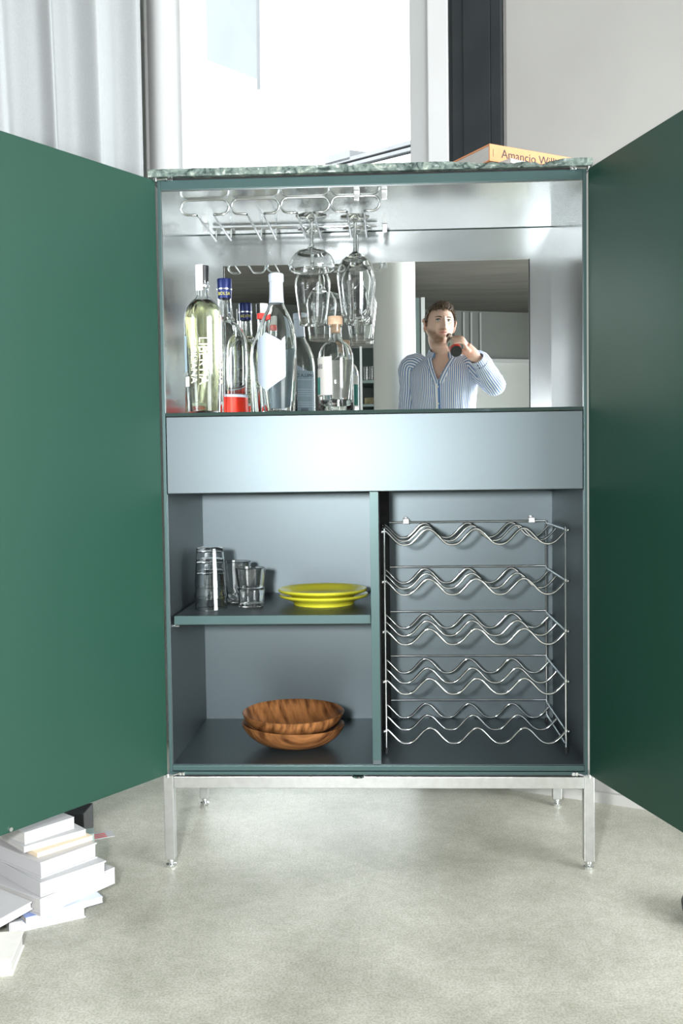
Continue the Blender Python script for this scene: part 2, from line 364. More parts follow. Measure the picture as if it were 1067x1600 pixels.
# ================================================================== OUTSIDE
t = thing('neighbouring_house', 'white neighbouring house with pale sloping eaves seen through the window', 'building', (0, 0, 0))
hb = bmesh.new()
# eaves line rises to the right: a wall a few metres beyond the pane
a, b = Vector((-0.551, 6.959, 3.628)), Vector((0.480, 4.987, 3.253))
dn = Vector((0, 0, 1))
d = (b-a).normalized(); nrm = d.cross(dn).normalized()
def slab(p, q, zt, zb, th, m, name, par):
    bm = bmesh.new(); vv = []
    off = nrm*-th
    for s in (Vector((0, 0, 0)), off):
        for pt, z in ((p, zt), (q, zt), (q, zb), (p, zb)): vv.append(bm.verts.new(pt+s+Vector((0, 0, z))))
    for qd in ((0, 1, 2, 3), (7, 6, 5, 4), (0, 4, 5, 1), (1, 5, 6, 2), (2, 6, 7, 3), (3, 7, 4, 0)): bm.faces.new([vv[i] for i in qd])
    return obj(name, bm, m, par)
a2 = a-(b-a)*1.2; b2 = b+(b-a)*.6
slab(a2, b2, -.10, -6, .3, 'housewhite', 'wall', t)
slab(a2, b2, .0, -.03, .35, 'metalroof', 'gutter', t)
slab(a2, b2, -.05, -.075, .30, 'metalroof', 'fascia', t)
slab(a+(b-a)*.05, a+(b-a)*.28, .06, -.02, .2, 'metalroof', 'roof_box', t)
t = thing('awning', 'white cloth awning with grey edge hanging outside the upper left of the window', 'awning', (0, 0, 0))
c0, c1, c2, c3 = Vector((-1.347, 3.502, 3.344)), Vector((-0.595, 2.915, 2.841)), Vector((-0.592, 2.949, 3.625)), Vector((-1.340, 3.529, 3.963))
bm = bmesh.new(); v = [bm.verts.new(p+Vector((0, s, 0))) for s in (0, .01) for p in (c0, c1, c2, c3)]
for qd in ((0, 1, 2, 3), (7, 6, 5, 4), (0, 4, 5, 1), (1, 5, 6, 2), (2, 6, 7, 3), (3, 7, 4, 0)): bm.faces.new([v[i] for i in qd])
obj('cloth', bm, 'awning', t)
obj('edge_pole', tube([c1-Vector((0, 0, .05)), c2], .010), 'metalroof', t)
# ================================================================== CABINET
cab = thing('bar_cabinet', 'tall dark green metal bar cabinet with both doors open on polished steel legs', 'cabinet', (0, 0, 0))
XO, XI, YB, Z0, Z1 = .457, .450, .408, .233, 1.4847
ZB, ZT = .213, 1.506
def part(name, bm, m, parent=cab, **k): return obj(name, bm, m, parent, **k)
for s in (-1, 1):
    x0, x1 = sorted((s*XO, s*XI)); part('side_panel', B(x0, x1, 0, YB+.012, ZB, ZT, bev=.001), 'edge')
    x0, x1 = sorted((s*XI, s*(XI-.0015)))
    part('side_liner', B(x0, x1, .004, YB, 1.008, Z1), 'steel'); part('side_liner', B(x0, x1, .004, YB, Z0, .83), 'inner')
part('top_panel', B(-XI, XI, 0, YB, Z1+.001, ZT, bev=.001), 'edge')
part('bottom_panel', B(-XI, XI, 0, YB, ZB+.008, Z0, bev=.0015), 'edge'); part('bottom_strip', B(-XO, XO, -.001, .02, ZB, ZB+.0065), 'edge')
part('back_panel', B(-XO, XO, YB+.0035, YB+.011, ZB, ZT), 'green')
part('ceiling_liner', B(-XI+.0015, XI-.0015, .006, YB, Z1-.0012, Z1+.001), 'steel')
part('back_liner', B(-XI+.0015, XI-.0015, YB-.0005, YB+.003, 1.008, Z1-.003), 'steel')
part('floor_liner', B(-XI+.0015, XI-.0015, .006, YB, Z0, Z0+.0012), 'floor_l' if 0 else 'inner')
part('back_liner', B(-XI+.0015, XI-.0015, YB-.0005, YB+.003, Z0+.0012, .83), 'inner')
part('drawer_front', B(-.4485, .4485, .0, .018, .832, .999, bev=.0015), 'inner')
part('drawer_box', B(-.4485, .4485, .019, YB-.002, .8325, .985), 'inner')
part('glass_shelf', B(-.4485, .4485, -.001, YB-.002, 1.0, 1.0075, bev=.0008), 'smoked')
part('divider', B(-.008, .0105, .001, YB-.001, Z0+.0015, .831, bev=.001), 'inner'); 
part('divider_edge', B(-.0078, .0103, -.0015, .001, Z0+.012, .831), 'edge')
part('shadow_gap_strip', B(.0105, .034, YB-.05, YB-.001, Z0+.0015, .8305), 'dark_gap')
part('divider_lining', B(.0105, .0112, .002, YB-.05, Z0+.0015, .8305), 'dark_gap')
sh = part('shelf', B(-.440, -.0095, .006, YB-.003, .544, .5635, bev=.0012), 'inner')
part('shelf_front', B(-.440, -.0095, .0045, .0059, .5445, .5632), 'edge', sh)
for x in (-.4445, -.0085+.0005):
    for y in (.03, .33):
        if x > -.1: continue
        obj('shelf_pin', tube([(x-.005, y, .5385), (x+.010, y, .5385)], .0045, 10), 'chrome', sh, smooth=True)
part('mirror', B(-.380, .392, YB-.0065, YB-.0007, 1.0078, 1.4035, bev=.0006), 'mirror')
me_ = part('mirror_edge', B(.392, .3945, YB-.0068, YB-.0007, 1.0078, 1.4035), 'dark_gap')
part('mirror_edge', B(-.3825, -.380, YB-.0068, YB-.0007, 1.0078, 1.4035), 'dark_gap')
# doors
def door(s, hx, ex, ey):
    ang = math.atan2(ey, ex-hx); L = .452
    r = thing('d', '', '', (hx, -.002, 0), (0, 0, ang)); r.name = 'door'
    for k in ('label', 'category'): del r[k]
    r.parent = cab
    # local x along the door, inner face towards the cabinet centre
    y0, y1 = (-.019, 0) if s < 0 else (0, .019)
    if s < 0: y0, y1 = -.019, 0
    obj('door_leaf', B(.003, L, y0, y1, ZB+.001, ZT-.0005, bev=.0018), 'green', r)
    yi = 0 if s < 0 else 0
    return r, (1 if s < 0 else -1), ang
for s, hx, ex, ey in ((-1, -.4585, -.677, -.357), (1, .4585, .5605, -.350)):
    r, sg, ang = door(s, hx, ex, ey)
    # small bumper near the free lower corner on the inner face
    yy = .002 if s < 0 else -.002
    obj('bumper', lathe([(0, -.002), (.004, -.002), (.004, .002), (0, .003)], 14), 'leg', r, loc=(.418, yy, ZB+.008)).rotation_euler = (PI/2, 0, 0)
    for z in (ZB+.0035, ZT+.0015):
        h = bmesh.new(); xb = s*.428
        for k in (-1, 1): box(h, xb+k*.0035-.0028, xb+k*.0035+.0028, -.008, -.001, z-.004, z+.004, bev=.0008)
        ty = -.006
        tube([(xb+s*.006, ty, z), (s*.446, -.009, z-.002), (s*.4585, -.010, z-.003)], .0024, 8, bm=h)
        lathe([(0, -.004), (.0042, -.004), (.0042, .004), (0, .004)], 12, bm=h, center=(s*.4585, -.010, z-.003))
        part('hinge', h, 'chrome', smooth=True)
# base
for s in (-1, 1):
    for y, in ((.003,), (.412,)):
        lg = part('leg', B(s*.4605-.0112, s*.4605+.0112, y, y+.024, .020, .2125, bev=.0015), 'leg')
        ft = lathe([(0, 0), (.0105, 0), (.0115, .002), (.0115, .007), (.006, .009), (.006, .012), (.009, .014), (.009, .021), (0, .021)], 20)
        obj('foot', ft, 'chrome', lg, smooth=True, loc=(s*.4605, y+.012, 0))
for y in (.004, .413): part('base_rail', B(-.449, .449, y, y+.022, .181, .2065, bev=.001), 'leg')
for s in (-1, 1): part('base_rail', B(s*.4605-.010, s*.4605+.010, .028, .411, .181, .2065, bev=.001), 'leg')
part('base_tray', B(-.449, .449, .026, .41, .2066, .2125), 'leg')
part('centre_screw', lathe([(0, 0), (.014, 0), (.012, .003), (0, .004)], 20), 'chrome', loc=(-.04, .006, .2065))
# marble top with a broken front edge
def marble():
    bm = bmesh.new(); nx, ny, nz = 230, 10, 5; x0, x1 = -.4735, .468; zb, zt = ZT+.0045, 1.5265
    def chip(x):
        c = 0
        for cx, wd, a in ((.235, .055, .55), (.30, .06, .8), (.365, .05, 1.0), (.19, .03, .25)): c += a*max(0, 1-abs((x-cx)/wd))**1.5
        return min(1, c)
    top = []; front = []
    for i in range(nx+1):
        x = x0+(x1-x0)*i/nx; c = chip(x); col = []
        for k in range(nz+1):
            t = k/nz; z = zb+(zt-zb)*t
            n1 = noise.noise(Vector((x*55, t*2.2, 3)))*.0022+noise.noise(Vector((x*160, t*4, 9)))*.0010
            y = -.012+n1+c*(.004+.020*t)+c*.008*noise.noise(Vector((x*70, t*3, 5)))
            zz = z-(.0045*c*t)+(.0006+.0016*c)*noise.noise(Vector((x*90, 1, 7)))*(1 if k in (nz,) else 0)
            if k == 0: zz += .0012*abs(noise.noise(Vector((x*70, 4, 1))))
            col.append(bm.verts.new((x, y, zz)))
        front.append(col)
        back = [bm.verts.new((x, -.012+.435*(j/ny)+max(0, (col[-1].co.y+.012))*(1-j/ny), zt-(.0045*c*max(0, 1-j*.9)))) for j in range(1, ny+1)]
        bot = bm.verts.new((x, .423, zb)); top.append((col, back, bot))
    for (c1, b1, o1), (c2, b2, o2) in zip(top, top[1:]):
        l1 = c1+b1+[o1]; l2 = c2+b2+[o2]
        for k in range(len(l1)): bm.faces.new((l1[k], l2[k], l2[(k+1) % len(l1)], l1[(k+1) % len(l1)]))
    for c_, b_, o_ in (top[0], top[-1]): bm.faces.new(c_+b_+[o_])
    return bm
mt = obj('marble_top', marble(), 'marble', smooth=True, auto=25); mt['label'] = 'thin green-veined marble slab with chipped front edge lying on top of the cabinet'; mt['category'] = 'slab'
sp = obj('spacer', B(-.44, .44, .004, .40, ZT+.0003, ZT+.0047), 'dark_gap', cab)
# ================================================================== HANGING GLASS RACK
ZR = 1.449
hr = thing('stemware_rack', 'chrome wire stemware rack with four slots hanging from the cabinet ceiling', 'rack', (0, 0, 0))
slots = [(p-607)/1556*2.221+.0326 for p in (327, 405.5, 483, 561)]
def wire_loop(x):
    g, wd, zt, yf = .0185, .0530, 1.4815, .071
    P = [Vector(p) for p in ((x-g, .325, zt), (x-g, .325, ZR), (x-g, yf, ZR), (x-wd, yf, ZR), (x-wd, yf, zt), (x+wd, yf, zt), (x+wd, yf, ZR), (x+g, yf, ZR), (x+g, .325, ZR), (x+g, .325, zt))]
    rad = (0, .008, .009, .0160, .0160, .0160, .0160, .009, .008, 0); out = [P[0]]
    for i in range(1, 9):
        a, b, c = P[i-1], P[i], P[i+1]; d1 = (a-b).normalized(); d2 = (c-b).normalized(); q = rad[i]; cc = b+d1*q+d2*q
        for k in range(8):
            th = k/7*PI/2; out.append(cc-d2*q*math.cos(th)-d1*q*math.sin(th))
    out.append(P[9]); return out
for x in slots: obj('hanger_loop', tube(wire_loop(x), .0027, 10), 'chrome', hr, smooth=True)
for y, z, xa in ((.3195, 1.4775, slots[0]-.026), (.3305, 1.4775, slots[0]-.026)):
    obj('cross_rod', tube([(xa, y, z), (slots[3]+.045, y, z)], .0024, 10), 'chrome', hr, smooth=True)
for x, y in ((slots[3]+.064, .045), (slots[3]+.004, .045), (slots[3]+.064, .345), (slots[0]-.040, .300)):
    bm = B(x-.0065, x+.0065, y-.012, y+.012, 1.4765, Z1-.0015, bev=.001); box(bm, x-.0055, x+.0055, y-.014, y-.012, 1.462, 1.483, bev=.0006)
    lathe([(0, -.003), (.003, -.003), (.003, 0), (0, 0)], 10, bm=bm, center=(x, y-.006, 1.4765))
    obj('bracket', bm, 'leg', hr)
# ------------------------------------------------------------------ stem glasses (upside down, foot on the wires)
def stemglass(name, label, x, y, prof_out, foot_r=.034, stem=.075, ztop=ZR+.0045, wall=.0011, group=None, seg=44):
    """profile of the bowl from the stem end to the rim, in metres below the stem end"""
    t = thing(name, label, 'glass', (x, y, ztop), (0, 0, 0), group)
    ft = [(0, .0035), (foot_r*.6, .0030), (foot_r, .0012), (foot_r, 0), (foot_r*.55, -.0012), (.010, -.004), (.0042, -.012)]
    obj('foot', lathe(ft, seg), 'thin', t, smooth=True)
    st = [(.0042, -.012), (.0034, -.025), (.0034, -stem+.012), (.0055, -stem)]
    obj('stem', lathe(st, seg), 'thin', t, smooth=True)
    out = [(.0055, -stem)]+[(r, -stem-z) for r, z in prof_out]
    inn = [(max(r-wall, 0), -stem-z) for r, z in prof_out[1:]][::-1]+[(0, -stem-prof_out[1][1]-.0005)]
    rim = [(prof_out[-1][0]-wall*.5, -stem-prof_out[-1][1]-.0007)]
    obj('bowl', lathe(out+rim+inn, seg), 'thin', t, smooth=True)
    return t
tulip = [(.016, .006), (.030, .019), (.0395, .033), (.0435, .046), (.0432, .058), (.0412, .076), (.0378, .104), (.0345, .130), (.0330, .147)]
coupe = [(.014, .005), (.032, .011), (.044, .021), (.0505, .034), (.0525, .048), (.0515, .054)]
stemglass('stemmed_glass', 'tall tulip glass hanging in the rightmost rack slot, nearer the front', slots[3]-.004, .145, tulip, stem=.078)
stemglass('stemmed_glass', 'tulip glass half hidden behind another in the rightmost rack slot', slots[3]-.002, .252, tulip, stem=.078)
stemglass('stemmed_glass', 'tulip glass hanging behind the wide coupe in the third rack slot', slots[2]+.001, .255, tulip, stem=.078)
stemglass('coupe_glass', 'wide shallow coupe glass hanging in the third rack slot', slots[2]+.010, .125, coupe, stem=.068, foot_r=.036)
# ================================================================== BOTTLES
ZS = 1.0078
def bottle(name, label, x, y, outer, wall=.0028, rot=0, liquid=None, liq_m='water', base_th=.006):
    t = thing(name, label, 'bottle', (x, y, ZS), (0, 0, rot))
    o = [(0, .003), (outer[0][0]*.6, .0)]+outer
    inn = [(max(r-wall, .004), z) for r, z in outer if z > base_th][::-1]
    o2 = o+[(outer[-1][0]-wall, outer[-1][1])]+inn[1:]+[(outer[0][0]*.7, base_th+.002), (0, base_th+.008)]
    obj('glass_body', lathe(o2, 48), 'glass', t, smooth=True)
    if liquid:
        lv = [(0, base_th+.009), (outer[0][0]*.7-.0004, base_th+.003)]
        for r, z in outer:
            if base_th < z < liquid: lv.append((max(r-wall-.0003, .003), z))
        # radius at the surface
        for (r0, z0), (r1, z1) in zip(outer, outer[1:]):
            if z0 <= liquid <= z1: rr = r0+(r1-r0)*(liquid-z0)/max(1e-6, z1-z0)
        lv += [(rr-wall-.0003, liquid), (0, liquid)]
        obj('liquid', lathe(lv, 48), liq_m, t, smooth=True)
    return t
# 1 yellow liqueur, leftmost
b1 = bottle('liqueur_bottle', 'tall clear bottle of pale yellow liqueur with raised lettering, leftmost on the glass shelf', (319.5-607)/1556*2.235+.0326, .098,
            [(.0415, .0), (.0435, .004), (.0435, .212), (.0426, .227), (.0380, .242), (.027, .254), (.0165, .262), (.0145, .270), (.0140, .300), (.0140, .330)], liquid=.256, liq_m='liquor')
z0_ = .0
c = lathe([(.0146, .300), (.0150, .300), (.0152, .308), (.0150, .310), (.0152, .318), (.0150, .320), (.0152, .330), (.0150, .334), (0, .334)], 32); obj('screw_cap', c, 'black', b1, smooth=True)
obj('cap_ring', lathe([(.0142, .286), (.0158, .286), (.0158, .290), (.0142, .290)], 32), 'leg', b1, smooth=True)
obj('seal_strip', patch(.0156, -165, -78, .278, .3352), 'pink', b1)
for s_, a_, z_, sz in (('LIBERTIA', -83, .118, .027), ('SICILIANA', -112, .118, .022), ('LIBERTIA', -22, .112, .024)):
    obj('raised_lettering', wrap(text_bm(s_, sz, .0007), .0437, a_, z_, rot=-90), 'embossed', b1)
obj('print_panel', patch(.0437, -158, -140, .095, .175), 'labelgrey', b1)
obj('tax_label', patch(.0438, -150, -129, .062, .084), 'paper', b1)
# 2 blue cap with red base
b2 = bottle('grappa_bottle', 'clear round-shouldered bottle with dark blue foil cap and red foot', -.352, .227,
            [(.050, .0), (.052, .004), (.0505, .045), (.0535, .110), (.0540, .155), (.0520, .185), (.044, .207), (.030, .221), (.0215, .228), (.0200, .236), (.0175, .262), (.0158, .300), (.0158, .322)], liquid=None)
obj('foil_cap', lathe([(.0162, .282), (.0172, .282), (.0176, .301), (.0178, .325), (.0170, .3285), (0, .3285)], 32), 'blue', b2, smooth=True)
obj('silver_band', lathe([(.0177, .3020), (.0184, .3022), (.0184, .3052), (.0177, .3054)], 32), 'silverband', b2, smooth=True)
obj('neck_ring', lathe([(.0205, .229), (.0235, .231), (.0235, .235), (.0205, .237)], 32), 'glass', b2, smooth=True)
for a_ in (-85, 80): obj('yellow_print', wrap(text_bm('BOLSA', .0105, .0003), .0178, a_, .2920), 'gold', b2)
obj('red_foot', lathe([(.0300, .0012), (.0528, .0012), (.0532, .006), (.0515, .046), (.0511, .046), (.0500, .006)], 48), 'red', b2, smooth=True)
obj('white_rim', lathe([(.0516, .046), (.0520, .046), (.0522, .052), (.0516, .052)], 48), 'capblue', b2, smooth=True)
# 4 big bottle with hexagonal label
b4 = bottle('gin_bottle', 'large clear bottle with pale blue foil neck and blank hexagonal label', -.2155, .112,
            [(.042, .0), (.0445, .004), (.0445, .150), (.0440, .170), (.0405, .195), (.032, .218), (.0225, .236), (.0165, .250), (.0150, .262), (.0145, .312)])
obj('foil_neck', lathe([(.0165, .250), (.0172, .2495), (.0160, .266), (.0152, .295), (.0152, .297), (.0172, .298), (.0172, .3135), (.0160, .3155), (0, .3155)], 32), 'capblue', b4, smooth=True)
hexs = lambda lo, hi: ((lambda t: lo-(lo-hi)*0), None)
obj('hexagonal_label', patch(.0448, -172, -62, lambda t: .050+.030*abs(2*t-1), lambda t: .180-.024*abs(2*t-1), n=40), 'paleblue', b4)
bk = patch(.0448, 20, 128, .022, .150); obj('back_label', bk, 'labelgrey', b4)
obj('back_label_lettering', wrap(text_bm('OMILLA DRY', .0125, .0003), .0452, 72, .137), 'ink', b4)
obj('back_label_lettering', wrap(text_bm('M', .0125, .0003), .0452, 112, .034), 'ink', b4)
bc = bmesh.new()
for k in range(14):
    a_ = 56+k*1.9
    pb = patch(.0452, a_, a_+(.7 if k % 3 else 1.2), .032, .046, n=1); me = bpy.data.meshes.new('x'); pb.to_mesh(me); pb.free(); bc.from_mesh(me); bpy.data.meshes.remove(me)
obj('barcode', bc, 'ink', b4)
for z_ in (.125, .098, .092, .086, .080, .062, .056, .050):
    obj('printed_line', patch(.0452, 36, 104, z_, z_+.0012, n=8), 'capblue', b4)
# 5 small bottle half hidden
b5 = bottle('vermouth_bottle', 'slim bottle with black, white and red cap, mostly hidden behind the large gin bottle', -.2715, .300,
            [(.030, .0), (.032, .004), (.032, .150), (.0290, .175), (.018, .200), (.0125, .215), (.0120, .262)], liquid=None)
obj('red_wrap', lathe([(.0124, .243), (.0138, .243), (.0134, .256), (.0124, .256)], 28), 'redcap', b5, smooth=True)
obj('white_cap', lathe([(.0124, .2565), (.0145, .2565), (.0145, .2800), (0, .2800)], 28), 'paper', b5, smooth=True)
obj('black_tab', patch(.0149, 150, 258, .2565, .2797), 'black', b5)
# 6 stoppered bottle
b6 = bottle('stoppered_bottle', 'short round clear bottle with pale wooden stopper and cream paper label', -.0865, .183,
            [(.040, .0), (.042, .004), (.042, .126), (.0405, .142), (.0355, .156), (.026, .166), (.0175, .172), (.0150, .180), (.0150, .203), (.0165, .2045), (.0165, .208)], liquid=.034, liq_m='water')
obj('stopper', lathe([(0, .190), (.0118, .190), (.0118, .2085), (.0172, .2085), (.0175, .210), (.0175, .2265), (.0168, .228), (0, .228)], 32), 'cork', b6, smooth=True)
obj('front_label', patch(.0423, -190, -100, .044, .132), 'paper', b6)
obj('lettering', wrap(text_bm('MARI', .016, .0003), .0427, -158, .110), 'ink', b6)
obj('teal_square', patch(.0427, -182, -146, .046, .086), 'tealprint', b6)
obj('back_label', patch(.0423, 20, 110, .044, .130), 'paper', b6)
obj('back_teal_panel', patch(.0427, 24, 58, .048, .105), 'tealprint', b6)
# ================================================================== TUMBLERS, PLATES, BOWLS
ZSH = .5637
def tumbler_bm(r0, r1, h, wall=.0018, step=None, inverted=False, flutes=0):
    o = [(0, .001), (r0*.8, 0), (r0, .002)]
    if step:
        zs, rs = step; o += [(rs*.97, zs-.012), (rs, zs-.005), (rs*.97, zs-.001), (rs*.90, zs+.001), (rs*.93, zs+.004)]
    o += [(r1, h-.001)]
    inn = [(r1-wall, h)]
    if step: inn += [(rs*.93-wall, zs+.006), (rs*.90-wall*1.3, zs+.001), (rs*.93-wall, zs-.005)]
    inn += [(r0-wall*.8, .011), (r0*.5, .009), (0, .009)]
    pr = o+inn
    if inverted: pr = [(r, h-z) for r, z in pr]
    return lathe(pr, 48, flutes=flutes, famp=.012 if flutes else 0)
for k, (dz, lab) in enumerate(((0, 'bottom'), (.020, 'middle'), (.037, 'top'))):
    pass
hh = .092
for dz, lab in ((0, 'bottom glass, resting on the shelf, of the upside-down nested tumblers at left'), (.0255, 'middle glass of the three upside-down nested tumblers at left'), (.0510, 'topmost glass of the three upside-down nested tumblers at left')):
    t = thing('tumbler', lab, 'glass', (-.378, .112, ZSH+dz), group='upside-down nested tumblers')
    obj('glass_wall', tumbler_bm(.0305, .0365, hh, .0012, inverted=True), 'thin', t, smooth=True)
t = thing('tumbler', 'upright heavy-based tumbler in the middle, behind the stepped tumbler', 'glass', (-.331, .215, ZSH)); obj('glass_wall', tumbler_bm(.0250, .0335, .100, .0018), 'thin', t, smooth=True)
obj('thick_base', lathe([(0, .0105), (.0200, .0105), (.0225, .014), (.0225, .021), (0, .019)], 40), 'thin', t, smooth=True)
t = thing('tumbler', 'short stepped tumbler standing right of the other glasses on the shelf', 'glass', (-.289, .140, ZSH)); obj('glass_wall', tumbler_bm(.0280, .0350, .092, .0024, step=(.045, .0325), flutes=10), 'thin', t, smooth=True)
def plate_bm():
    o = [(0, .004), (.066, .004), (.067, 0), (.071, 0), (.072, .006), (.082, .011), (.098, .017), (.1035, .0185), (.1055, .0215), (.1035, .0245), (.098, .024), (.084, .019), (.074, .012), (.055, .0105), (0, .0105)]
    return lathe(o, 72)
for z, dx, lab in ((0, .0015, 'lower of the two stacked yellow plates on the shelf'), (.0128, -.0012, 'upper of the two stacked yellow plates on the shelf')):
    o = obj('plate', plate_bm(), 'plate', smooth=True, auto=60); o.location = (-.124+dx, .190, ZSH+z); o['label'] = lab; o['category'] = 'plate'; o['group'] = 'yellow plates on the shelf'
def bowl_bm(R, H, f=.032, wall=.006):
    o = [(0, .0015), (f*.8, 0), (f, .0015)]; n = 12
    for i in range(1, n+1):
        t = i/n; a = t*PI/2*.86
        o.append((f+(R-f)*(math.sin(a)/math.sin(PI/2*.86)), .0015+(H-.0015)*((1-math.cos(a))/(1-math.cos(PI/2*.86)))))
    inn = [(R-wall*.35, H+.0012)]+[(max(r-wall, 0), z+wall*.55) for r, z in o[3:-1]][::-1]+[(f*.8, wall), (0, wall)]
    return lathe(o+inn, 72)
o = obj('wooden_bowl', bowl_bm(.1205, .054), 'wood', smooth=True, auto=60); o.location = (-.198, .150, Z0+.0013); o.rotation_euler = (0, math.radians(2.2), .3); o.location.z += .0015
o['label'] = 'lower of the two nested brown wooden bowls'; o['category'] = 'bowl'; o['group'] = 'nested wooden bowls'
o = obj('wooden_bowl', bowl_bm(.1190, .050), 'wood', smooth=True, auto=60); o.location = (-.195, .150, Z0+.0335); o.rotation_euler = (0, math.radians(-.6), 1.9)
o['label'] = 'upper of the two nested brown wooden bowls'; o['category'] = 'bowl'; o['group'] = 'nested wooden bowls'
# ================================================================== WINE RACK
wr = thing('wine_rack', 'empty chrome wire wine rack of five wavy tiers in the lower right compartment', 'rack', (0, 0, 0))
XL, XR, YF, YK = .0215, .4265, .092, .368
rows = [.7435, .6300, .5165, .4030, .2895]
def wave(z, y):
    pts = []; n = 110
    for i in range(n+1):
        x = XL+(XR-XL)*i/n; ph = (x-.2285)/.1072
        q = (1+math.cos(2*PI*ph))/2
        pts.append((x, y, z-.0355*(1-q**1.25)))
    return pts
for s, x in (('l', XL), ('r', XR)):
    for y in (YF, YK):
        obj('post', tube([(x, y, .247+(.0 if y > .2 else -.0)), (x, y, rows[0]+.002)], .0028, 10), 'chrome', wr, smooth=True)
    obj('bottom_rail', tube([(x, YF, .2535), (x, YK, .2535)], .0026, 10), 'chrome', wr, smooth=True)
    for y in (YF, YK): obj('rubber_foot', lathe([(0, 0), (.004, 0), (.0045, .010), (.003, .0125), (0, .0125)], 10), 'dark_gap', wr, loc=(x, y, Z0+.0013))
for z in rows:
    obj('back_rod', tube([(XL, YK, z+.0015), (XR, YK, z+.0015)], .0025, 10), 'chrome', wr, smooth=True)
    for y in (.335, .218, .100):
        obj('wave_rod', tube(wave(z, y), .0029, 10), 'chrome', wr, smooth=True)
    for x, s in ((XL, -1), (XR, 1)):
        rl = obj('side_rail', tube([(x, YF-.003, z-.004), (x, YK, z-.004)], .0026, 10), 'chrome', wr, smooth=True)
        for yy, rr_, dx in ((YF-.005, .0042, .005), (.218, .0028, .0035), (.335, .0028, .0035)):
            bm = bmesh.new(); bmesh.ops.create_icosphere(bm, subdivisions=2, radius=rr_, matrix=Matrix.Translation((x+s*dx, yy, z-.0045)))
            obj('joint_knob', bm, 'chrome', rl, smooth=True)
for px in (633.5, 826):
    x = (px-607)/1556*2.55+.0326
    cl = B(x-.0075, x+.0075, YK-.004, YB-.001, rows[0]-.003, rows[0]+.010, bev=.002); lathe([(0, 0), (.005, 0), (.004, .005), (0, .006)], 6, bm=cl, center=(x, .39, rows[0]+.009))
    obj('wall_clip', cl, 'plastic', wr)
# ================================================================== BOOKS
def book(name, label, corner, ang, w_, l_, z, th, cover='bookwhite', spine=None, tilt=(0, 0), cat='book', soft=False, group=None, pages='pages'):
    """near corner at `corner`; local x runs to the right/back (ang deg), local y to the left/back"""
    t = thing(name, label, cat, (corner[0], corner[1], z), (tilt[0], tilt[1], math.radians(ang)), group)
    ct = .0012 if soft else .0028; ov = .0006 if soft else .0025
    obj('page_block', B(ov, w_-ov, ov, l_-(ov if spine != 'back' else 0), ct, th-ct, bev=.0005), pages, t)
    obj('cover', B(0, w_, 0, l_, 0, ct, bev=.0004), cover, t); obj('cover', B(0, w_, 0, l_, th-ct, th, bev=.0004), cover, t)
    if spine == 'front': obj('spine', B(0, w_, -.0012, .0016, 0, th, bev=.0006), cover, t)
    elif spine == 'side': obj('spine', B(-.0012, .0016, 0, l_, 0, th, bev=.0006), cover, t)
    else: obj('spine', B(0, w_, l_-.0016, l_+.0012, 0, th, bev=.0006), cover, t)
    return t
G = 'white books stacked on the floor'
book('book', 'thin white book at the very bottom of the floor stack', (-.700, -.314), 31, .145, .20, 0, .022, spine='side', group=G)
book('book', 'thin blue-edged white book second from the bottom of the floor stack', (-.667, -.318), 39, .155, .21, .0222, .012, 'bookblue', soft=True, group=G)
book('book', 'white book with blue lettering on its long edge, sticking out furthest right', (-.641, -.312), 57, .185, .20, .0344, .034, 'bookwhite', spine='front', group=G)
book('book', 'pale white book just above the one with blue edges', (-.641, -.304), 49, .145, .21, .0686, .028, spine='side', group=G)
book('book', 'thickest cream-white book in the middle of the floor stack', (-.647, -.287), 53, .132, .20, .0968, .032, pages='bookwhite', group=G)
book('book', 'thin tan-covered booklet between white books near the top of the stack', (-.662, -.262), 49, .125, .16, .1290, .009, 'tan', soft=True, group=G, pages='tan')
book('book', 'thin white book under the topmost book of the floor stack', (-.688, -.262), 46, .135, .19, .1382, .012, soft=True, group=G)
book('book', 'topmost white book of the floor stack, below the green door', (-.690, -.252), 52, .115, .17, .1504, .024, soft=True, group=G)
# the leaning book and the one under it at the left edge
book('book', 'small pale book lying on the floor at the left edge, under the leaning book', (-.636, -.468), 100, .11, .10, 0, .030, 'paper')
t = thing('book', 'large white book leaning against the foot of the floor stack at left edge', 'book', (-.658, -.308, .062))
u = Vector((-.84, .54, .02)).normalized(); v = Vector((-.40, -.90, -.10)); v = (v-u*v.dot(u)).normalized(); nn_ = u.cross(v)
t.rotation_euler = Matrix((u, v, nn_)).transposed().to_euler()
obj('page_block', B(.002, .218, .002, .158, -.013, -.003), 'pages', t); obj('cover', B(0, .22, 0, .16, -.003, 0, bev=.0005), 'bookwhite', t); obj('cover', B(0, .22, 0, .16, -.016, -.013, bev=.0005), 'bookwhite', t)
# black box, smoky block and card on the floor behind the books
o = obj('black_box', B(-.05, .05, -.04, .04, 0, .062, bev=.003), 'black'); o.location = (-.757, .215, 0); o['label'] = 'small black box on the floor behind the white books'; o['category'] = 'box'
o = obj('glass_block', B(-.016, .016, -.02, .02, 0, .048, bev=.003), 'teal_glass'); o.location = (-.676, .100, 0); o.rotation_euler = (0, 0, .3); o['label'] = 'small smoky grey block on the floor between the books and the red-striped card'; o['category'] = 'block'
cd = thing('card', 'small white card with faint red stripes lying on the floor', 'card', (-.672, .20, 0), (0, 0, .5))
obj('card_sheet', B(-.028, .028, -.02, .02, 0.0, .0016), 'bookwhite', cd)
for k in range(3): obj('red_stripe', B(-.026, .010, -.016+k*.011, -.012+k*.011, .0016, .0019), 'redcap', cd)
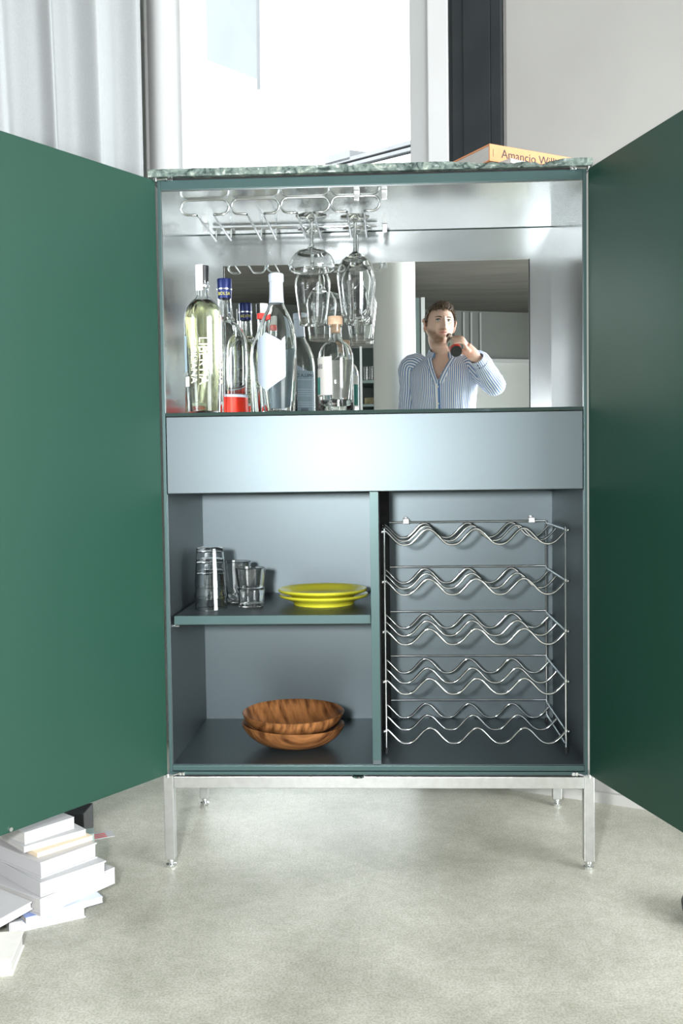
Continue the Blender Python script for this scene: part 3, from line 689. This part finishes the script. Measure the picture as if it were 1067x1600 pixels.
# dark rounded thing at the right edge
o = obj('floor_cushion', lathe([(0, 0), (.035, 0), (.050, .004), (.060, .018), (.062, .034), (.055, .052), (.035, .064), (0, .068)], 36), 'frame_dark', smooth=True, auto=70); o.location = (.652, -.235, 0)
o['label'] = 'dark rounded object on the floor, cut by the right edge of the picture'; o['category'] = 'object'
# books on the marble
ang = math.degrees(math.atan2(.09, .152))
ob = thing('book', 'thick orange-spined book with black lettering lying on the marble top', 'book', (.257, .030, 1.5375), (0, 0, math.radians(ang)))
W_, L_, H_ = .245, .215, .0365
obj('page_block', B(.003, W_-.003, .003, L_, .003, H_-.003), 'pages', ob)
for z in (0, H_-.003): obj('cover', B(0, W_, 0, L_, z, z+.003, bev=.0005), 'orange', ob)
obj('spine', B(0, W_, -.0015, .0025, 0, H_, bev=.0008), 'orange', ob)
tb = text_bm('Amancio Williams', .0265, .0003)
for v in tb.verts: v.co = (v.co.x+.128, -.0016-v.co.z, v.co.y+H_*.50)
obj('lettering', tb, 'ink', ob)
obj('lettering', B(.0085, .0092, -.0020, -.0014, .010, .026), 'ink', ob)
pb2 = thing('booklet', 'white booklet lying on the marble in front of and under the orange book', 'booklet', (.300, .012, 1.5270), (0, 0, math.radians(38)))
obj('page_block', B(0.001, .17, .001, .13, .0008, .0090), 'pages', pb2); obj('cover', B(0, .171, 0, .131, .0090, .0100), 'bookwhite', pb2); obj('cover', B(0, .171, 0, .131, 0, .0008), 'bookwhite', pb2)
# ================================================================== ROOM BEHIND THE CAMERA (seen in the mirror)
tc_ = thing('tall_cupboard', 'tall dark grey-green cupboard beyond the white column, seen in the mirror', 'cupboard', (0, 0, 0))
obj('carcass', B(-.05, .345, -6.8, -6.2, 0, 2.43, bev=.004), 'dgrey', tc_)
obj('end_panel', B(.346, .382, -6.8, -6.19, 0, 2.43, bev=.003), 'frame_grey', tc_)
ds = thing('display_cabinet', 'dark glazed display cabinet with a shelf left of the column, seen in the mirror', 'cabinet', (0, 0, 0))
obj('back', B(-.55, -.051, -6.80, -6.76, 0, 2.05), 'dgrey', ds); obj('post', B(-.215, -.195, -6.22, -6.19, 0, 2.2), 'frame_grey', ds)
obj('shelf', B(-.195, -.051, -6.76, -6.2, 1.665, 1.69), 'dgrey', ds); obj('shelf', B(-.195, -.051, -6.76, -6.2, 1.33, 1.355), 'dgrey', ds); obj('shelf', B(-.195, -.051, -6.76, -6.2, 1.45, 1.47), 'dgrey', ds)
obj('base', B(-.55, -.051, -6.76, -6.2, 0, .9), 'dgrey', ds)
for k, (x, y) in enumerate(((-.165, -6.27), (-.115, -6.26), (-.14, -6.36))):
    o = obj('glass_tumbler', tumbler_bm(.024, .03, .13, .002), 'thin', smooth=True); o.location = (x, y, 1.6901); o['category'] = 'glass'; o['group'] = 'glasses in the display cabinet'
    o['label'] = ('left glass in front on the display cabinet shelf, seen in the mirror', 'right glass in front on the display cabinet shelf, seen in the mirror', 'glass behind the other two on the display cabinet shelf, seen in the mirror')[k]
o = obj('paper_bundle', B(-.06, .06, -.08, .08, 0, .07, bev=.012), 'bundle'); o.location = (-.120, -6.40, 1.4702); o['label'] = 'straw-coloured bundle on the lower shelf of the display cabinet'; o['category'] = 'bundle'
#PERSON
# ================================================================== THE MAN (seen in the mirror)
def person():
    man = thing('person', 'man in open-necked blue striped shirt leaning on a white column, drinking, seen in mirror', 'person', (.345, -2.56, 0), (0, 0, 0))
    base = Vector((.345, -2.56, 0)); yaw = math.radians(17)
    RB = Matrix.Rotation(yaw, 4, 'Z')
    def L(p): return RB @ Vector(p)                 # body frame -> thing frame
    def Wd(p): return Vector(p)-base                # world -> thing frame
    def loft(bm, rings, seg=28, cap=True, uvs=None):
        """rings: (centre, axis-u, axis-v, ru, rv)"""
        rr = []
        for c, u, v, ru, rv in rings:
            rr.append([bm.verts.new(c+u*math.cos(2*PI*k/seg)*ru+v*math.sin(2*PI*k/seg)*rv) for k in range(seg)])
        uvl = bm.loops.layers.uv.verify()
        per = PI*(rings[len(rings)//2][3]+rings[len(rings)//2][4])
        acc = 0
        for i in range(len(rr)-1):
            step = (rings[i+1][0]-rings[i][0]).length
            for k in range(seg):
                f = bm.faces.new((rr[i][k], rr[i][(k+1) % seg], rr[i+1][(k+1) % seg], rr[i+1][k]))
                for lp, (uu, vv) in zip(f.loops, ((k, 0), (k+1, 0), (k+1, 1), (k, 1))): lp[uvl].uv = (uu/seg*per, acc+vv*step)
            acc += step
        if cap: bm.faces.new(rr[0][::-1]); bm.faces.new(rr[-1])
        return rr
    X, Y, Zv = L((1, 0, 0)), L((0, 1, 0)), Vector((0, 0, 1))
    def limb(bm, pts, rad, seg=20, sm=6, flat=1):
        P = smooth_path(pts, sm); n = len(P); R = smooth_path([(r, 0, 0) for r in rad], sm); rings = []; prev = None
        for i, p in enumerate(P):
            t = (P[min(i+1, n-1)]-P[max(i-1, 0)]).normalized()
            if prev is None: prev = t.cross(Vector((0, 1, .1))).normalized()
            u = (prev-t*prev.dot(t)).normalized(); prev = u; rings.append((p, u, t.cross(u), R[i].x, R[i].x*flat))
        loft(bm, rings, seg); return P
    # ---- joints
    shR, elR, wrR = L((.175, .015, 1.445)), Wd((.598, -2.425, 1.325)), Wd((.507, -2.325, 1.448))
    shL, elL, wrL = L((-.178, -.005, 1.445)), L((-.215, -.03, 1.165)), L((-.185, .05, .925))
    # ---- body, one continuous surface
    bm = bmesh.new()
    tor = [(.90, .150, .105, 0), (.98, .155, .110, 0), (1.08, .140, .100, 0), (1.20, .150, .105, .0), (1.32, .165, .112, .005), (1.40, .165, .105, .003), (1.45, .140, .085, -.005), (1.485, .095, .068, -.012), (1.51, .064, .060, -.015)]
    loft(bm, [(L((0, dy, z)), X, Y, rx, ry) for z, rx, ry, dy in tor], 36)
    hc = Wd((.322, -2.553, 1.662))                 # head centre
    nk = L((0, -.018, 1.44))
    limb(bm, [nk, L((0, -.010, 1.51)), hc+Vector((-.004, -.028, -.075)), hc+Vector((0, -.025, -.02))], [.070, .060, .058, .050], 24)
    for j, e, wv in ((shR, elR, wrR), (shL, elL, wrL)):
        limb(bm, [j, j.lerp(e, .5), e, e.lerp(wv, .35), wv], [.050, .044, .038, .036, .025], 20)
    for s in (-1, 1):
        hip, kn, an = L((s*.085, 0, .92)), L((s*.105, .015, .50)), L((s*.115, -.02, .09))
        limb(bm, [hip, hip.lerp(kn, .5), kn, kn.lerp(an, .35), an], [.088, .078, .054, .052, .036], 20)
        limb(bm, [an, L((s*.125, .04, .045)), L((s*.135, .13, .030))], [.036, .036, .026], 16)
    # head in its own frame: turned to +X, slight tilt
    HR = Matrix.Rotation(math.radians(-13), 4, 'Z') @ Matrix.Rotation(math.radians(3), 4, 'X') @ Matrix.Rotation(math.radians(3.0), 4, 'Y')
    def H(p): return hc+(HR @ Vector(p))
    hb = bmesh.new(); bmesh.ops.create_icosphere(hb, subdivisions=6, radius=1)
    _h = None
    g = lambda x, z, cx, cz, sx, sz: math.exp(-((x-cx)/sx)**2-((z-cz)/sz)**2)
    for v in hb.verts:
        d = v.co.normalized(); x, y, z = d
        p = Vector((x*.0755, y*.094, z*.112))
        if y > 0:                                   # flatten the face, square the jaw
            p.y = .094*(y**.80) if y > 0 else p.y
            p.y *= 1-.06*abs(x)
        if p.z < -.02:
            t = min(1, (-.02-p.z)/.09); p.x *= 1-.26*t*t; p.x *= 1+.10*t*(1-t)*4*.4
            if p.y < 0: p.y *= 1-.62*t; p.z *= 1-.20*t*(-y)
            else: p.y *= 1+.10*t
        if p.z > .02: p.y -= .006*(p.z-.02)/.09
        if y > .05:
            fx, fz = p.x, p.z; k = 1
            dy = 0
            dy += .0065*g(abs(fx), fz, .028, .030, .026, .010)          # brow
            dy -= .0125*g(abs(fx), fz, .031, .009, .017, .012)          # eye sockets
            dy += .006*g(abs(fx), fz, .045, -.020, .020, .020)          # cheek
            nz_ = max(0, min(1, (.014-fz)/.052))
            if fz > -.045: dy += (.010+.024*nz_)*math.exp(-(fx/(.0080+.006*nz_))**2)*(1 if fz > -.034 else max(0, (fz+.045)/.011))*(1 if fz < .018 else math.exp(-((fz-.018)/.012)**2))
            dy += .005*g(abs(fx), fz, .013, -.031, .006, .007)          # nostrils
            dy += .0058*g(fx, fz, 0, -.0515, .021, .0052)               # upper lip
            dy -= .0050*g(fx, fz, 0, -.0580, .024, .0026)               # mouth line
            dy += .0062*g(fx, fz, 0, -.0645, .017, .0055)               # lower lip
            dy -= .0045*g(fx, fz, 0, -.0760, .018, .0060)
            dy += .0095*g(fx, fz, 0, -.0960, .024, .0150)               # chin
            p.y += dy
        v.co = H(p)
    # ears
    for s in (-1, 1):
        c0 = Vector((s*.0765, -.006, -.004)); er = []
        for i in range(15):
            a = 2*PI*i/14*.86+.5; er.append(H(c0+Vector((s*(.010+.006*math.sin(a)), .002+.016*math.cos(a)*-1, .030*math.sin(a)-.002))))
        tube(er, [.0035]+[.0050]*13+[.0035], 8, bm=hb)
        e2 = bmesh.ops.create_icosphere(hb, subdivisions=3, radius=1)['verts']
        for v in e2: q = v.co; v.co = H(c0+Vector((s*(.006+q.x*s*.004*1), .002+q.y*.014, -.002+q.z*.026)))
    tmp = bpy.data.meshes.new('t'); hb.to_mesh(tmp); hb.free(); bm.from_mesh(tmp); bpy.data.meshes.remove(tmp)
    # ---- right hand around the bottle
    m0, m1 = Wd((.3655, -2.447, 1.590)), Wd((.3925, -2.255, 1.481))           # bottle axis
    axd = (m1-m0).normalized(); mid = lambda s: m0.lerp(m1, s)
    side = Vector((1, 0, 0)); side = (side-axd*side.dot(axd)).normalized(); up = axd.cross(side); up = up if up.z > 0 else -up
    def around(s, deg, r): a = math.radians(deg); return mid(s)+(side*math.cos(a)+up*math.sin(a))*r    # 0 = +X side, 90 = top
    wr2 = wrR
    palm_c = mid(.80)+side*.058-up*.010
    limb(bm, [wr2, wr2.lerp(palm_c, .5)+side*.004, palm_c+up*.012], [.026, .034, .030], 18, flat=.72)
    K = [around(.60+.105*i, 6-3*i, .066-.001*i) for i in range(4)]
    for i in range(4):
        limb(bm, [wr2.lerp(palm_c, .55), (wr2.lerp(palm_c, .7)+K[i])/2+side*.004, K[i]], [.016, .0145, .0112], 12)
        r = (.0092, .0095, .0090, .0080)[i]; ln = (.0, .002, .0, -.005)[i]
        s = .60+.105*i
        limb(bm, [K[i], around(s-.005, 40, .058+ln), around(s-.01, 66, .045), around(s-.012, 90, .0395), around(s-.012, 108, .0385)], [r*1.12, r*1.02, r*1.0, r*.92, r*.75], 12, 5)
    limb(bm, [wr2.lerp(palm_c, .6), around(.72, -35, .056), around(.60, -68, .046), around(.50, -88, .041), around(.45, -100, .038)], [.018, .0145, .0112, .0105, .0085], 12, 5)
    # ---- left hand hanging
    hd = (L((-.175, .085, .80))-wrL).normalized(); pc = wrL+hd*.055
    limb(bm, [wrL, wrL+hd*.035, wrL+hd*.09], [.025, .034, .034], 16, flat=.45)
    fw = Y
    for i in range(4):
        k0 = wrL+hd*.085+fw*(.026-.0175*i); ln = (.070, .078, .072, .058)[i]
        limb(bm, [k0-hd*.02, k0+hd*ln*.45, k0+hd*ln*.78+X*.010, k0+hd*ln+X*.020], [.010, .0088, .0082, .0068], 10, 4)
    limb(bm, [wrL+hd*.02+fw*.015, wrL+hd*.05+fw*.045+X*.006, wrL+hd*.085+fw*.052+X*.014], [.014, .0115, .0090], 10, 4)
    # voxel remesh into one skin
    me = bpy.data.meshes.new('raw'); bmesh.ops.recalc_face_normals(bm, faces=bm.faces); bm.to_mesh(me); bm.free()
    ro = bpy.data.objects.new('raw', me); C.objects.link(ro)
    md = ro.modifiers.new('r', 'REMESH'); md.mode = 'VOXEL'; md.voxel_size = .0034; md.use_smooth_shade = True
    sm = ro.modifiers.new('s', 'SMOOTH'); sm.factor = .5; sm.iterations = 2
    dg = bpy.context.evaluated_depsgraph_get(); body = bpy.data.meshes.new_from_object(ro.evaluated_get(dg)); bpy.data.objects.remove(ro)
    body.name = 'body'
    # skin colours painted by anatomy: lips, beard, warm ears and knuckles
    ca = body.color_attributes.new('tone', 'FLOAT_COLOR', 'POINT'); HI = HR.inverted()
    vals = []
    for v in body.vertices:
        p = HI @ (v.co-hc); c = [.78, .53, .42]
        if v.co.z > 1.45 and abs(p.x) < .11:
            n = noise.noise(v.co*60)*.5+.5
            if p.z > -.13 and p.y > -.03:
                lip = math.exp(-(p.x/.024)**4-((p.z+.058)/.0115)**4) if p.y > .05 else 0
                # beard: below a line from the ear to the mouth corner, plus moustache
                ln_ = -.020-.030*max(0, min(1, (p.y-.0)/.075))+(.010 if abs(p.x) > .04 else 0)
                bd = max(0, min(1, (ln_-p.z)/.022))*max(0, min(1, (p.y+.02)/.05))*max(0, min(1, (p.z+.125)/.022))
                if p.y > .05: bd *= 1-math.exp(-(p.x/.030)**4-((p.z+.052)/.018)**4)
                mu = math.exp(-(p.x/.028)**4-((p.z+.0440)/.0062)**2) if p.y > .06 else 0
                bd = max(bd*.78, mu*.75)*(.75+.5*n)
                c = [c[i]*(1-bd)+(.20, .105, .055)[i]*bd for i in range(3)]
                c = [c[i]*(1-lip*.75)+(.58, .22, .18)[i]*lip*.75 for i in range(3)]
                cut = math.exp(-((p.z+.0580)/.0022)**2)*math.exp(-(p.x/.022)**4) if p.y > .07 else 0
                c = [q*(1-.7*cut) for q in c]
            if abs(p.x) > .075: c = [c[0]*1.0, c[1]*.86, c[2]*.84]
        vals += [*c, 1]
    ca.data.foreach_set('color', vals)
    nt = M['skin'].node_tree; at = nt.nodes.new('ShaderNodeVertexColor'); at.layer_name = 'tone'; b = nt.nodes['Principled BSDF']
    nt.links.new(at.outputs[0], b.inputs['Base Color']); b.inputs['Subsurface Weight'].default_value = .08; b.inputs['Subsurface Radius'].default_value = (.01, .004, .002)
    body.materials.clear(); body.materials.append(M['skin'])
    for p in body.polygons: p.use_smooth = True
    bo = bpy.data.objects.new('body', body); C.objects.link(bo); bo.parent = man
    # ---- eyes
    for s in (-1, 1):
        ec = H((s*.0305, .0715, .009)); e = bmesh.new(); bmesh.ops.create_uvsphere(e, u_segments=20, v_segments=14, radius=.0112, matrix=Matrix.Translation(ec))
        eo = obj('eye', e, 'eye', man, smooth=True)
        look = (HR @ Vector((-.18, 1, -.02))).normalized()
        q = look.to_track_quat('Z', 'Y').to_matrix().to_4x4()
        for nm, r0, r1, off, mm in (('iris', .0056, 0, .0106, 'iris'), ('pupil', .0024, 0, .0113, 'black')):
            di = lathe([(0, .0009), (r0, 0)], 18); bmesh.ops.transform(di, matrix=Matrix.Translation(ec+look*(off-.0004)) @ q, verts=di.verts); obj(nm, di, mm, eo)
        # lids and brows
        lid = []
        for i in range(9):
            t = i/8; lid.append(H((s*(.0175+.027*t), .0838-.010*t-.003*math.sin(PI*t)*-1, .0125+.0035*math.sin(PI*t)-.002*t)))
        obj('eyelid', tube(lid, [.001]+[.0022]*7+[.001], 6), 'skin', man, smooth=True)
        br = []
        for i in range(9):
            t = i/8; br.append(H((s*(.0115+.036*t), .0905-.0150*t*t, .0225+.0048*math.sin(PI*t*.8)-.001*t)))
        obj('eyebrow', tube(br, [.0022, .0034, .0036, .0036, .0034, .0030, .0026, .002, .001], 6), 'hair', man, smooth=True)
    # ---- hair: a cap of many short tufts, longer and swept up at the front
    hm = bmesh.new(); bmesh.ops.create_icosphere(hm, subdivisions=5, radius=1)
    dele = []
    def hairline(p):  # True where hair grows; p in head units
        front = .060+.004*math.sin(p.x*200); side_ = -.012
        if p.y > .030: return p.z > front-.10*max(0, abs(p.x)-.048)-(.0)
        if p.y > -.005: return p.z > .0+ (p.y+.005)*1.1 or (abs(p.x) > .05 and p.z > -.015 and p.y > .005 and p.y < .030)
        return p.z > -.045 + max(0, p.y+.05)*.7
    for v in hm.verts:
        d = v.co.normalized(); p = Vector((d.x*.0800, d.y*.0985, d.z*.113))
        if p.z < -.02:
            t = min(1, (-.02-p.z)/.09); p.x *= 1-.15*t*t
            if p.y < 0: p.y *= 1-.45*t
        keep = hairline(p)
        th = .003+.002*max(0, d.z)+.005*max(0, d.z)*max(0, d.y)
        p += d*(th*(1 if keep else 0)+.0035*noise.noise(p*70))
        if not keep: dele.append(v)
        v.co = H(p)
    bmesh.ops.delete(hm, geom=dele, context='VERTS')
    random.seed(3); roots = [v.co.copy() for v in hm.verts if random.random() < .5]
    HIn = HR.inverted()
    for r0 in roots:
        p = HIn @ (r0-hc); d = p.normalized()
        top = max(0, d.z); ln = .005+.007*top+.008*max(0, d.y)*top
        fr_ = max(0, min(1, (d.y-.2)*2)); flow = Vector((.6+.9*noise.noise(p*25), .8*top-.5*(1-top)-.5*fr_, .2*top-.9*(1-top)+.9*fr_))
        tip = p+d*ln*(.35+.25*top)+flow.normalized()*ln
        midp = p+d*ln*.45+flow*ln*.25
        tube([H(p-d*.003), H(midp), H(tip)], [.0026, .0024, .0006], 5, bm=hm)
    obj('hair', hm, 'hair', man, smooth=True, auto=60)
    # ---- shirt: torso with a V opening, sleeves, collar, placket, cuffs
    sb = bmesh.new(); uvl = sb.loops.layers.uv.verify(); seg = 120
    st = [(.86, .176, .132, .005), (.93, .176, .130, .004), (1.00, .170, .124, .004), (1.08, .163, .118, .004), (1.16, .167, .120, .006), (1.24, .176, .126, .008), (1.32, .186, .131, .008), (1.38, .190, .128, .004), (1.42, .186, .118, 0), (1.455, .166, .100, -.006), (1.480, .130, .083, -.012), (1.498, .096, .073, -.014), (1.508, .078, .070, -.012)]
    P = smooth_path([(z, 0, 0) for z, *_ in st], 5); Rx = smooth_path([(a, b, c) for _, a, b, c in st], 5)
    arc = [0.0]
    def sup(k):
        a = 2*PI*k/seg; return Vector((math.copysign(abs(math.cos(a))**(2/2.35), math.cos(a))*.182, math.copysign(abs(math.sin(a))**(2/2.35), math.sin(a))*.126, 0))
    for k in range(seg): arc.append(arc[-1]+(sup(k+1)-sup(k)).length)
    arc = [a-arc[seg//4] for a in arc]
    rings = []
    for (pz, q) in zip(P, Rx):
        z, rx, ry, dy = pz.x, q.x, q.y, q.z; row = []
        for k in range(seg):
            a = 2*PI*k/seg; ex = 2.35; ca_, sa = math.cos(a), math.sin(a)
            sx = math.copysign(abs(ca_)**(2/ex), ca_); sy = math.copysign(abs(sa)**(2/ex), sa)
            wr_ = .0045*noise.noise(Vector((sx*2.2, sy*2.2+z*9, z*3.5)))+.0030*noise.noise(Vector((sx*7, z*6, sy*7)))
            if z < 1.2: wr_ += .006*noise.noise(Vector((sx*9, 2, z*5)))*(1.2-z)/.3
            x = sx*(rx+wr_); y = dy+sy*(ry+wr_)
            zz = z
            if z > 1.42: zz = z+.012*(1-abs(sx))*(z-1.42)/.09-(.018*max(0, sy))*(z-1.42)/.09
            row.append((sb.verts.new(L((x, y, zz))), x, y, zz))
        rings.append(row)
    V0 = 1.345
    def vopen(x, z): return max(0, (z-V0))*.42+.004
    for r0, r1 in zip(rings, rings[1:]):
        for k in range(seg):
            q = (r0[k], r0[(k+1) % seg], r1[(k+1) % seg], r1[k]); mx_ = sum(t[1] for t in q)/4; my_ = sum(t[2] for t in q)/4; mz_ = sum(t[3] for t in q)/4
            if my_ > 0 and abs(mx_) < vopen(mx_, mz_): continue
            f = sb.faces.new([t[0] for t in q])
            for lp, kk, t in zip(f.loops, (k, k+1, k+1, k), q): lp[uvl].uv = (arc[kk], t[3])
    so = obj('shirt', sb, 'shirt', man, smooth=True, auto=80)
    so.modifiers.new('thick', 'SOLIDIFY').thickness = .0022
    def sleeve(pts, rad, name):
        bm = bmesh.new(); sgn = 40; Pp = smooth_path(pts, 8); Rr = smooth_path([(r, 0, 0) for r in rad], 8); n = len(Pp); rr = []; prev = None; uvl = bm.loops.layers.uv.verify(); acc = [0]
        for i, p in enumerate(Pp):
            t = (Pp[min(i+1, n-1)]-Pp[max(i-1, 0)]).normalized()
            if prev is None: prev = t.cross(Vector((0, 1, .2))).normalized()
            u = (prev-t*prev.dot(t)).normalized(); prev = u; v = t.cross(u)
            if i: acc.append(acc[-1]+(p-Pp[i-1]).length)
            row = []
            for k in range(sgn):
                a = 2*PI*k/sgn; wv = .0045*noise.noise(Vector((math.cos(a)*1.5, math.sin(a)*1.5, acc[-1]*26)))+.004*noise.noise(Vector((math.cos(a)*3, acc[-1]*60, math.sin(a)*3)))
                if i > n-4 or i < 2: wv *= .3
                row.append(bm.verts.new(p+(u*math.cos(a)+v*math.sin(a))*(Rr[i].x+wv)))
            rr.append(row)
        for i in range(n-1):
            for k in range(sgn):
                f = bm.faces.new((rr[i][k], rr[i][(k+1) % sgn], rr[i+1][(k+1) % sgn], rr[i+1][k]))
                for lp, (uu, vv) in zip(f.loops, ((k, 0), (k+1, 0), (k+1, 1), (k, 1))): lp[uvl].uv = (uu/sgn*.30, acc[min(i+vv, n-1)])
        bm.faces.new(rr[0][::-1])
        o = obj(name, bm, 'shirt', man, smooth=True, auto=80); o.modifiers.new('thick', 'SOLIDIFY').thickness = .002
        return Pp
    inR = L((.120, .0, 1.425)); inL = L((-.122, -.005, 1.425))
    sleeve([inR, shR+Vector((.004, 0, -.004)), shR.lerp(elR, .5)+Vector((.006, 0, -.006)), elR+Vector((.006, 0, -.004)), elR.lerp(wrR, .4), elR.lerp(wrR, .82)], [.062, .075, .069, .060, .054, .041], 'sleeve')
    sleeve([inL, shL+Vector((-.002, 0, -.004)), shL.lerp(elL, .5), elL, elL.lerp(wrL, .5), elL.lerp(wrL, .93)], [.062, .073, .062, .054, .048, .042], 'sleeve')
    for e, wv in ((elR, wrR), (elL, wrL)):
        d = (wv-e).normalized(); c0 = e.lerp(wv, .72 if e is elR else .84); cf = bmesh.new(); u = d.cross(Vector((0, 1, .2))).normalized(); v = d.cross(u)
        loft(cf, [(c0, u, v, .0425, .0425), (c0+d*.012, u, v, .0405, .0405), (c0+d*.055, u, v, .0385, .0385), (c0+d*.057, u, v, .0365, .0365), (c0+d*.01, u, v, .037, .037)], 36, cap=False)
        co_ = obj('cuff', cf, 'shirt', man, smooth=True)
        if e is elR:
            for q in (.020, .038):
                a = c0+d*q; nn = Vector((-.35, .75, -.2)); nn = (nn-d*nn.dot(d)).normalized()
                bt = lathe([(0, 0), (.0045, 0), (.0045, .0015), (0, .002)], 14); bmesh.ops.transform(bt, matrix=Matrix.Translation(a+nn*.0395) @ nn.to_track_quat('Z', 'Y').to_matrix().to_4x4(), verts=bt.verts)
                obj('cuff_button', bt, 'blue', co_)
    # collar: stand and fall from one V edge round the neck to the other
    cl = bmesh.new(); uvl = cl.loops.layers.uv.verify(); n = 40; rows = []
    for i in range(n+1):
        t = i/n; a = math.radians(68-(136+180)*0)  # placeholder for clarity
        ang_ = math.radians(62-(304)*t)             # from front right round the back to front left
        rx, ry = .080, .074; cx = math.cos(ang_)*rx; cy = -.010+math.sin(ang_)*ry
        fr = max(0, math.sin(ang_)); bk_ = 1-fr
        zb = 1.500-.030*fr
        out = Vector((math.cos(ang_), math.sin(ang_), 0))
        hst = .036-.006*fr
        tipx = .030*fr**3
        pts = [Vector((cx, cy, zb)), Vector((cx, cy, zb+hst))+out*-.004, Vector((cx, cy, zb+hst+.003))+out*.002, Vector((cx, cy, zb+hst*.45-.012*fr))+out*(.014+.004*fr), Vector((cx, cy, zb-.006-.040*fr**2))+out*(.020+.012*fr)]
        rows.append([cl.verts.new(L(p)) for p in pts])
    for i in range(n):
        for j in range(4):
            f = cl.faces.new((rows[i][j], rows[i+1][j], rows[i+1][j+1], rows[i][j+1]))
            for lp, (uu, vv) in zip(f.loops, ((i, j), (i+1, j), (i+1, j+1), (i, j+1))): lp[uvl].uv = (uu*.0095, vv*.01)
    o = obj('collar', cl, 'shirt', man, smooth=True, auto=80); o.modifiers.new('thick', 'SOLIDIFY').thickness = .002
    # V facings and button placket
    def front_y(z):
        for (pz, q) in zip(P, Rx):
            if pz.x >= z: return q.z+q.y
        return .07
    for s in (-1, 1):
        pl = bmesh.new(); uvl = pl.loops.layers.uv.verify(); prev = None
        for i in range(15):
            t = i/14; z = V0-.012+(1.492-V0)*t; x = s*(max(0, z-V0)*.42+.001); y = front_y(z)*(1-.22*(abs(x)/.09)**2)-.002
            row = [pl.verts.new(L((x-s*.002, y-.004, z))), pl.verts.new(L((x+s*.005, y+.010, z))), pl.verts.new(L((x+s*.020, y+.009, z-.004))), pl.verts.new(L((x+s*.030, y-.001, z-.006)))]
            if prev:
                for j in range(3):
                    f = pl.faces.new((prev[j], prev[j+1], row[j+1], row[j]))
                    for lp, (uu, vv) in zip(f.loops, ((j, i-1), (j+1, i-1), (j+1, i), (j, i))): lp[uvl].uv = (uu*.010, vv*.01)
            prev = row
        o = obj('facing', pl, 'shirt', man, smooth=True, auto=80); o.modifiers.new('thick', 'SOLIDIFY').thickness = .002
    pl = bmesh.new(); uvl = pl.loops.layers.uv.verify(); prev = None
    for i in range(30):
        z = .87+(V0+.004-.87)*i/29; y = front_y(z)+.0035
        row = [pl.verts.new(L((x, y-(.003 if abs(x) > .015 else 0), z))) for x in (-.017, -.015, .015, .017)]
        if prev:
            for j in range(3):
                f = pl.faces.new((prev[j], prev[j+1], row[j+1], row[j]))
                for lp, (uu, vv) in zip(f.loops, ((j, i-1), (j+1, i-1), (j+1, i), (j, i))): lp[uvl].uv = (uu*.0105+.003, vv*.01)
        prev = row
    plo = obj('placket', pl, 'shirt', man, smooth=True)
    for z in (1.315, 1.225, 1.135, 1.045, .955):
        bt = lathe([(0, 0), (.0052, 0), (.0052, .0016), (0, .0022)], 14); bmesh.ops.transform(bt, matrix=Matrix.Translation(L((0, front_y(z)+.0035, z))) @ Y.to_track_quat('Z', 'Y').to_matrix().to_4x4(), verts=bt.verts)
        obj('shirt_button', bt, 'paper', plo)
    # ---- trousers and shoes (below the mirror, still there)
    tr_ = bmesh.new()
    loft(tr_, [(L((0, 0, z)), X, Y, rx, ry) for z, rx, ry in ((.84, .165, .118), (.90, .172, .125), (.98, .168, .122), (1.03, .160, .115))], 36)
    for s in (-1, 1):
        limb(tr_, [L((s*.080, 0, .90)), L((s*.098, .008, .70)), L((s*.107, .012, .48)), L((s*.115, -.01, .10))], [.098, .086, .070, .060], 24)
    obj('trousers', tr_, 'trouser', man, smooth=True, auto=70)
    for s in (-1, 1):
        shb = bmesh.new()
        sc_ = [(-.075, .030, .050), (-.05, .042, .058), (.0, .044, .055), (.06, .046, .040), (.13, .048, .030), (.18, .040, .024), (.205, .020, .016)]
        c_ = [(L((s*.120+y*s*.04, y, h)), X, Zv, w_, h) for y, w_, h in sc_]
        loft(shb, c_, 20); obj('shoe', shb, 'shoe', man, smooth=True, auto=70)
    # ---- bottle in the hand: a thing of its own
    bt = thing('beer_bottle', 'brown glass bottle with cream and red label and black base held to the man\'s mouth', 'bottle', base+m1)
    q = (m0-m1).normalized().to_track_quat('Z', 'Y'); bt.rotation_mode = 'QUATERNION'; bt.rotation_quaternion = q
    obj('glass_body', lathe([(0, .004), (.024, 0), (.0295, .004), (.0300, .010), (.0300, .118), (.0285, .136), (.0215, .158), (.0160, .176), (.0140, .198), (.0138, .208), (.0148, .209), (.0148, .218), (.0130, .220), (.009, .219), (0, .210)], 36), 'brown_glass', bt, smooth=True)
    obj('black_base', lathe([(0, -.0006), (.0295, -.0006), (.0304, .003), (.0304, .006)], 36), 'black', bt, smooth=True)
    obj('red_band', lathe([(.0304, .006), (.0306, .0062), (.0306, .030), (.0304, .0302)], 36), 'redcap', bt, smooth=True)
    obj('cream_label', lathe([(.0304, .0302), (.0306, .0304), (.0306, .100), (.0304, .1002)], 36), 'beerlabel', bt, smooth=True)
    obj('black_band', lathe([(.0304, .1002), (.0307, .1004), (.0304, .120), (.0300, .1205)], 36), 'black', bt, smooth=True)
    obj('neck_label', lathe([(.0240, .152), (.0170, .174), (.0168, .182), (.0162, .182)], 36), 'beerlabel', bt, smooth=True)
    for a_ in (40, 160, 280):
        for (da, z_, r_, mm) in ((0, .066, .012, 'tealprint'), (16, .046, .010, 'redcap')):
            pb = patch(.0309, a_+da-20, a_+da+20, lambda t: z_-r_*math.sqrt(max(0, 1-(2*t-1)**2)), lambda t: z_+r_*math.sqrt(max(0, 1-(2*t-1)**2)), n=12)
            obj('label_mark', pb, mm, bt)
person()
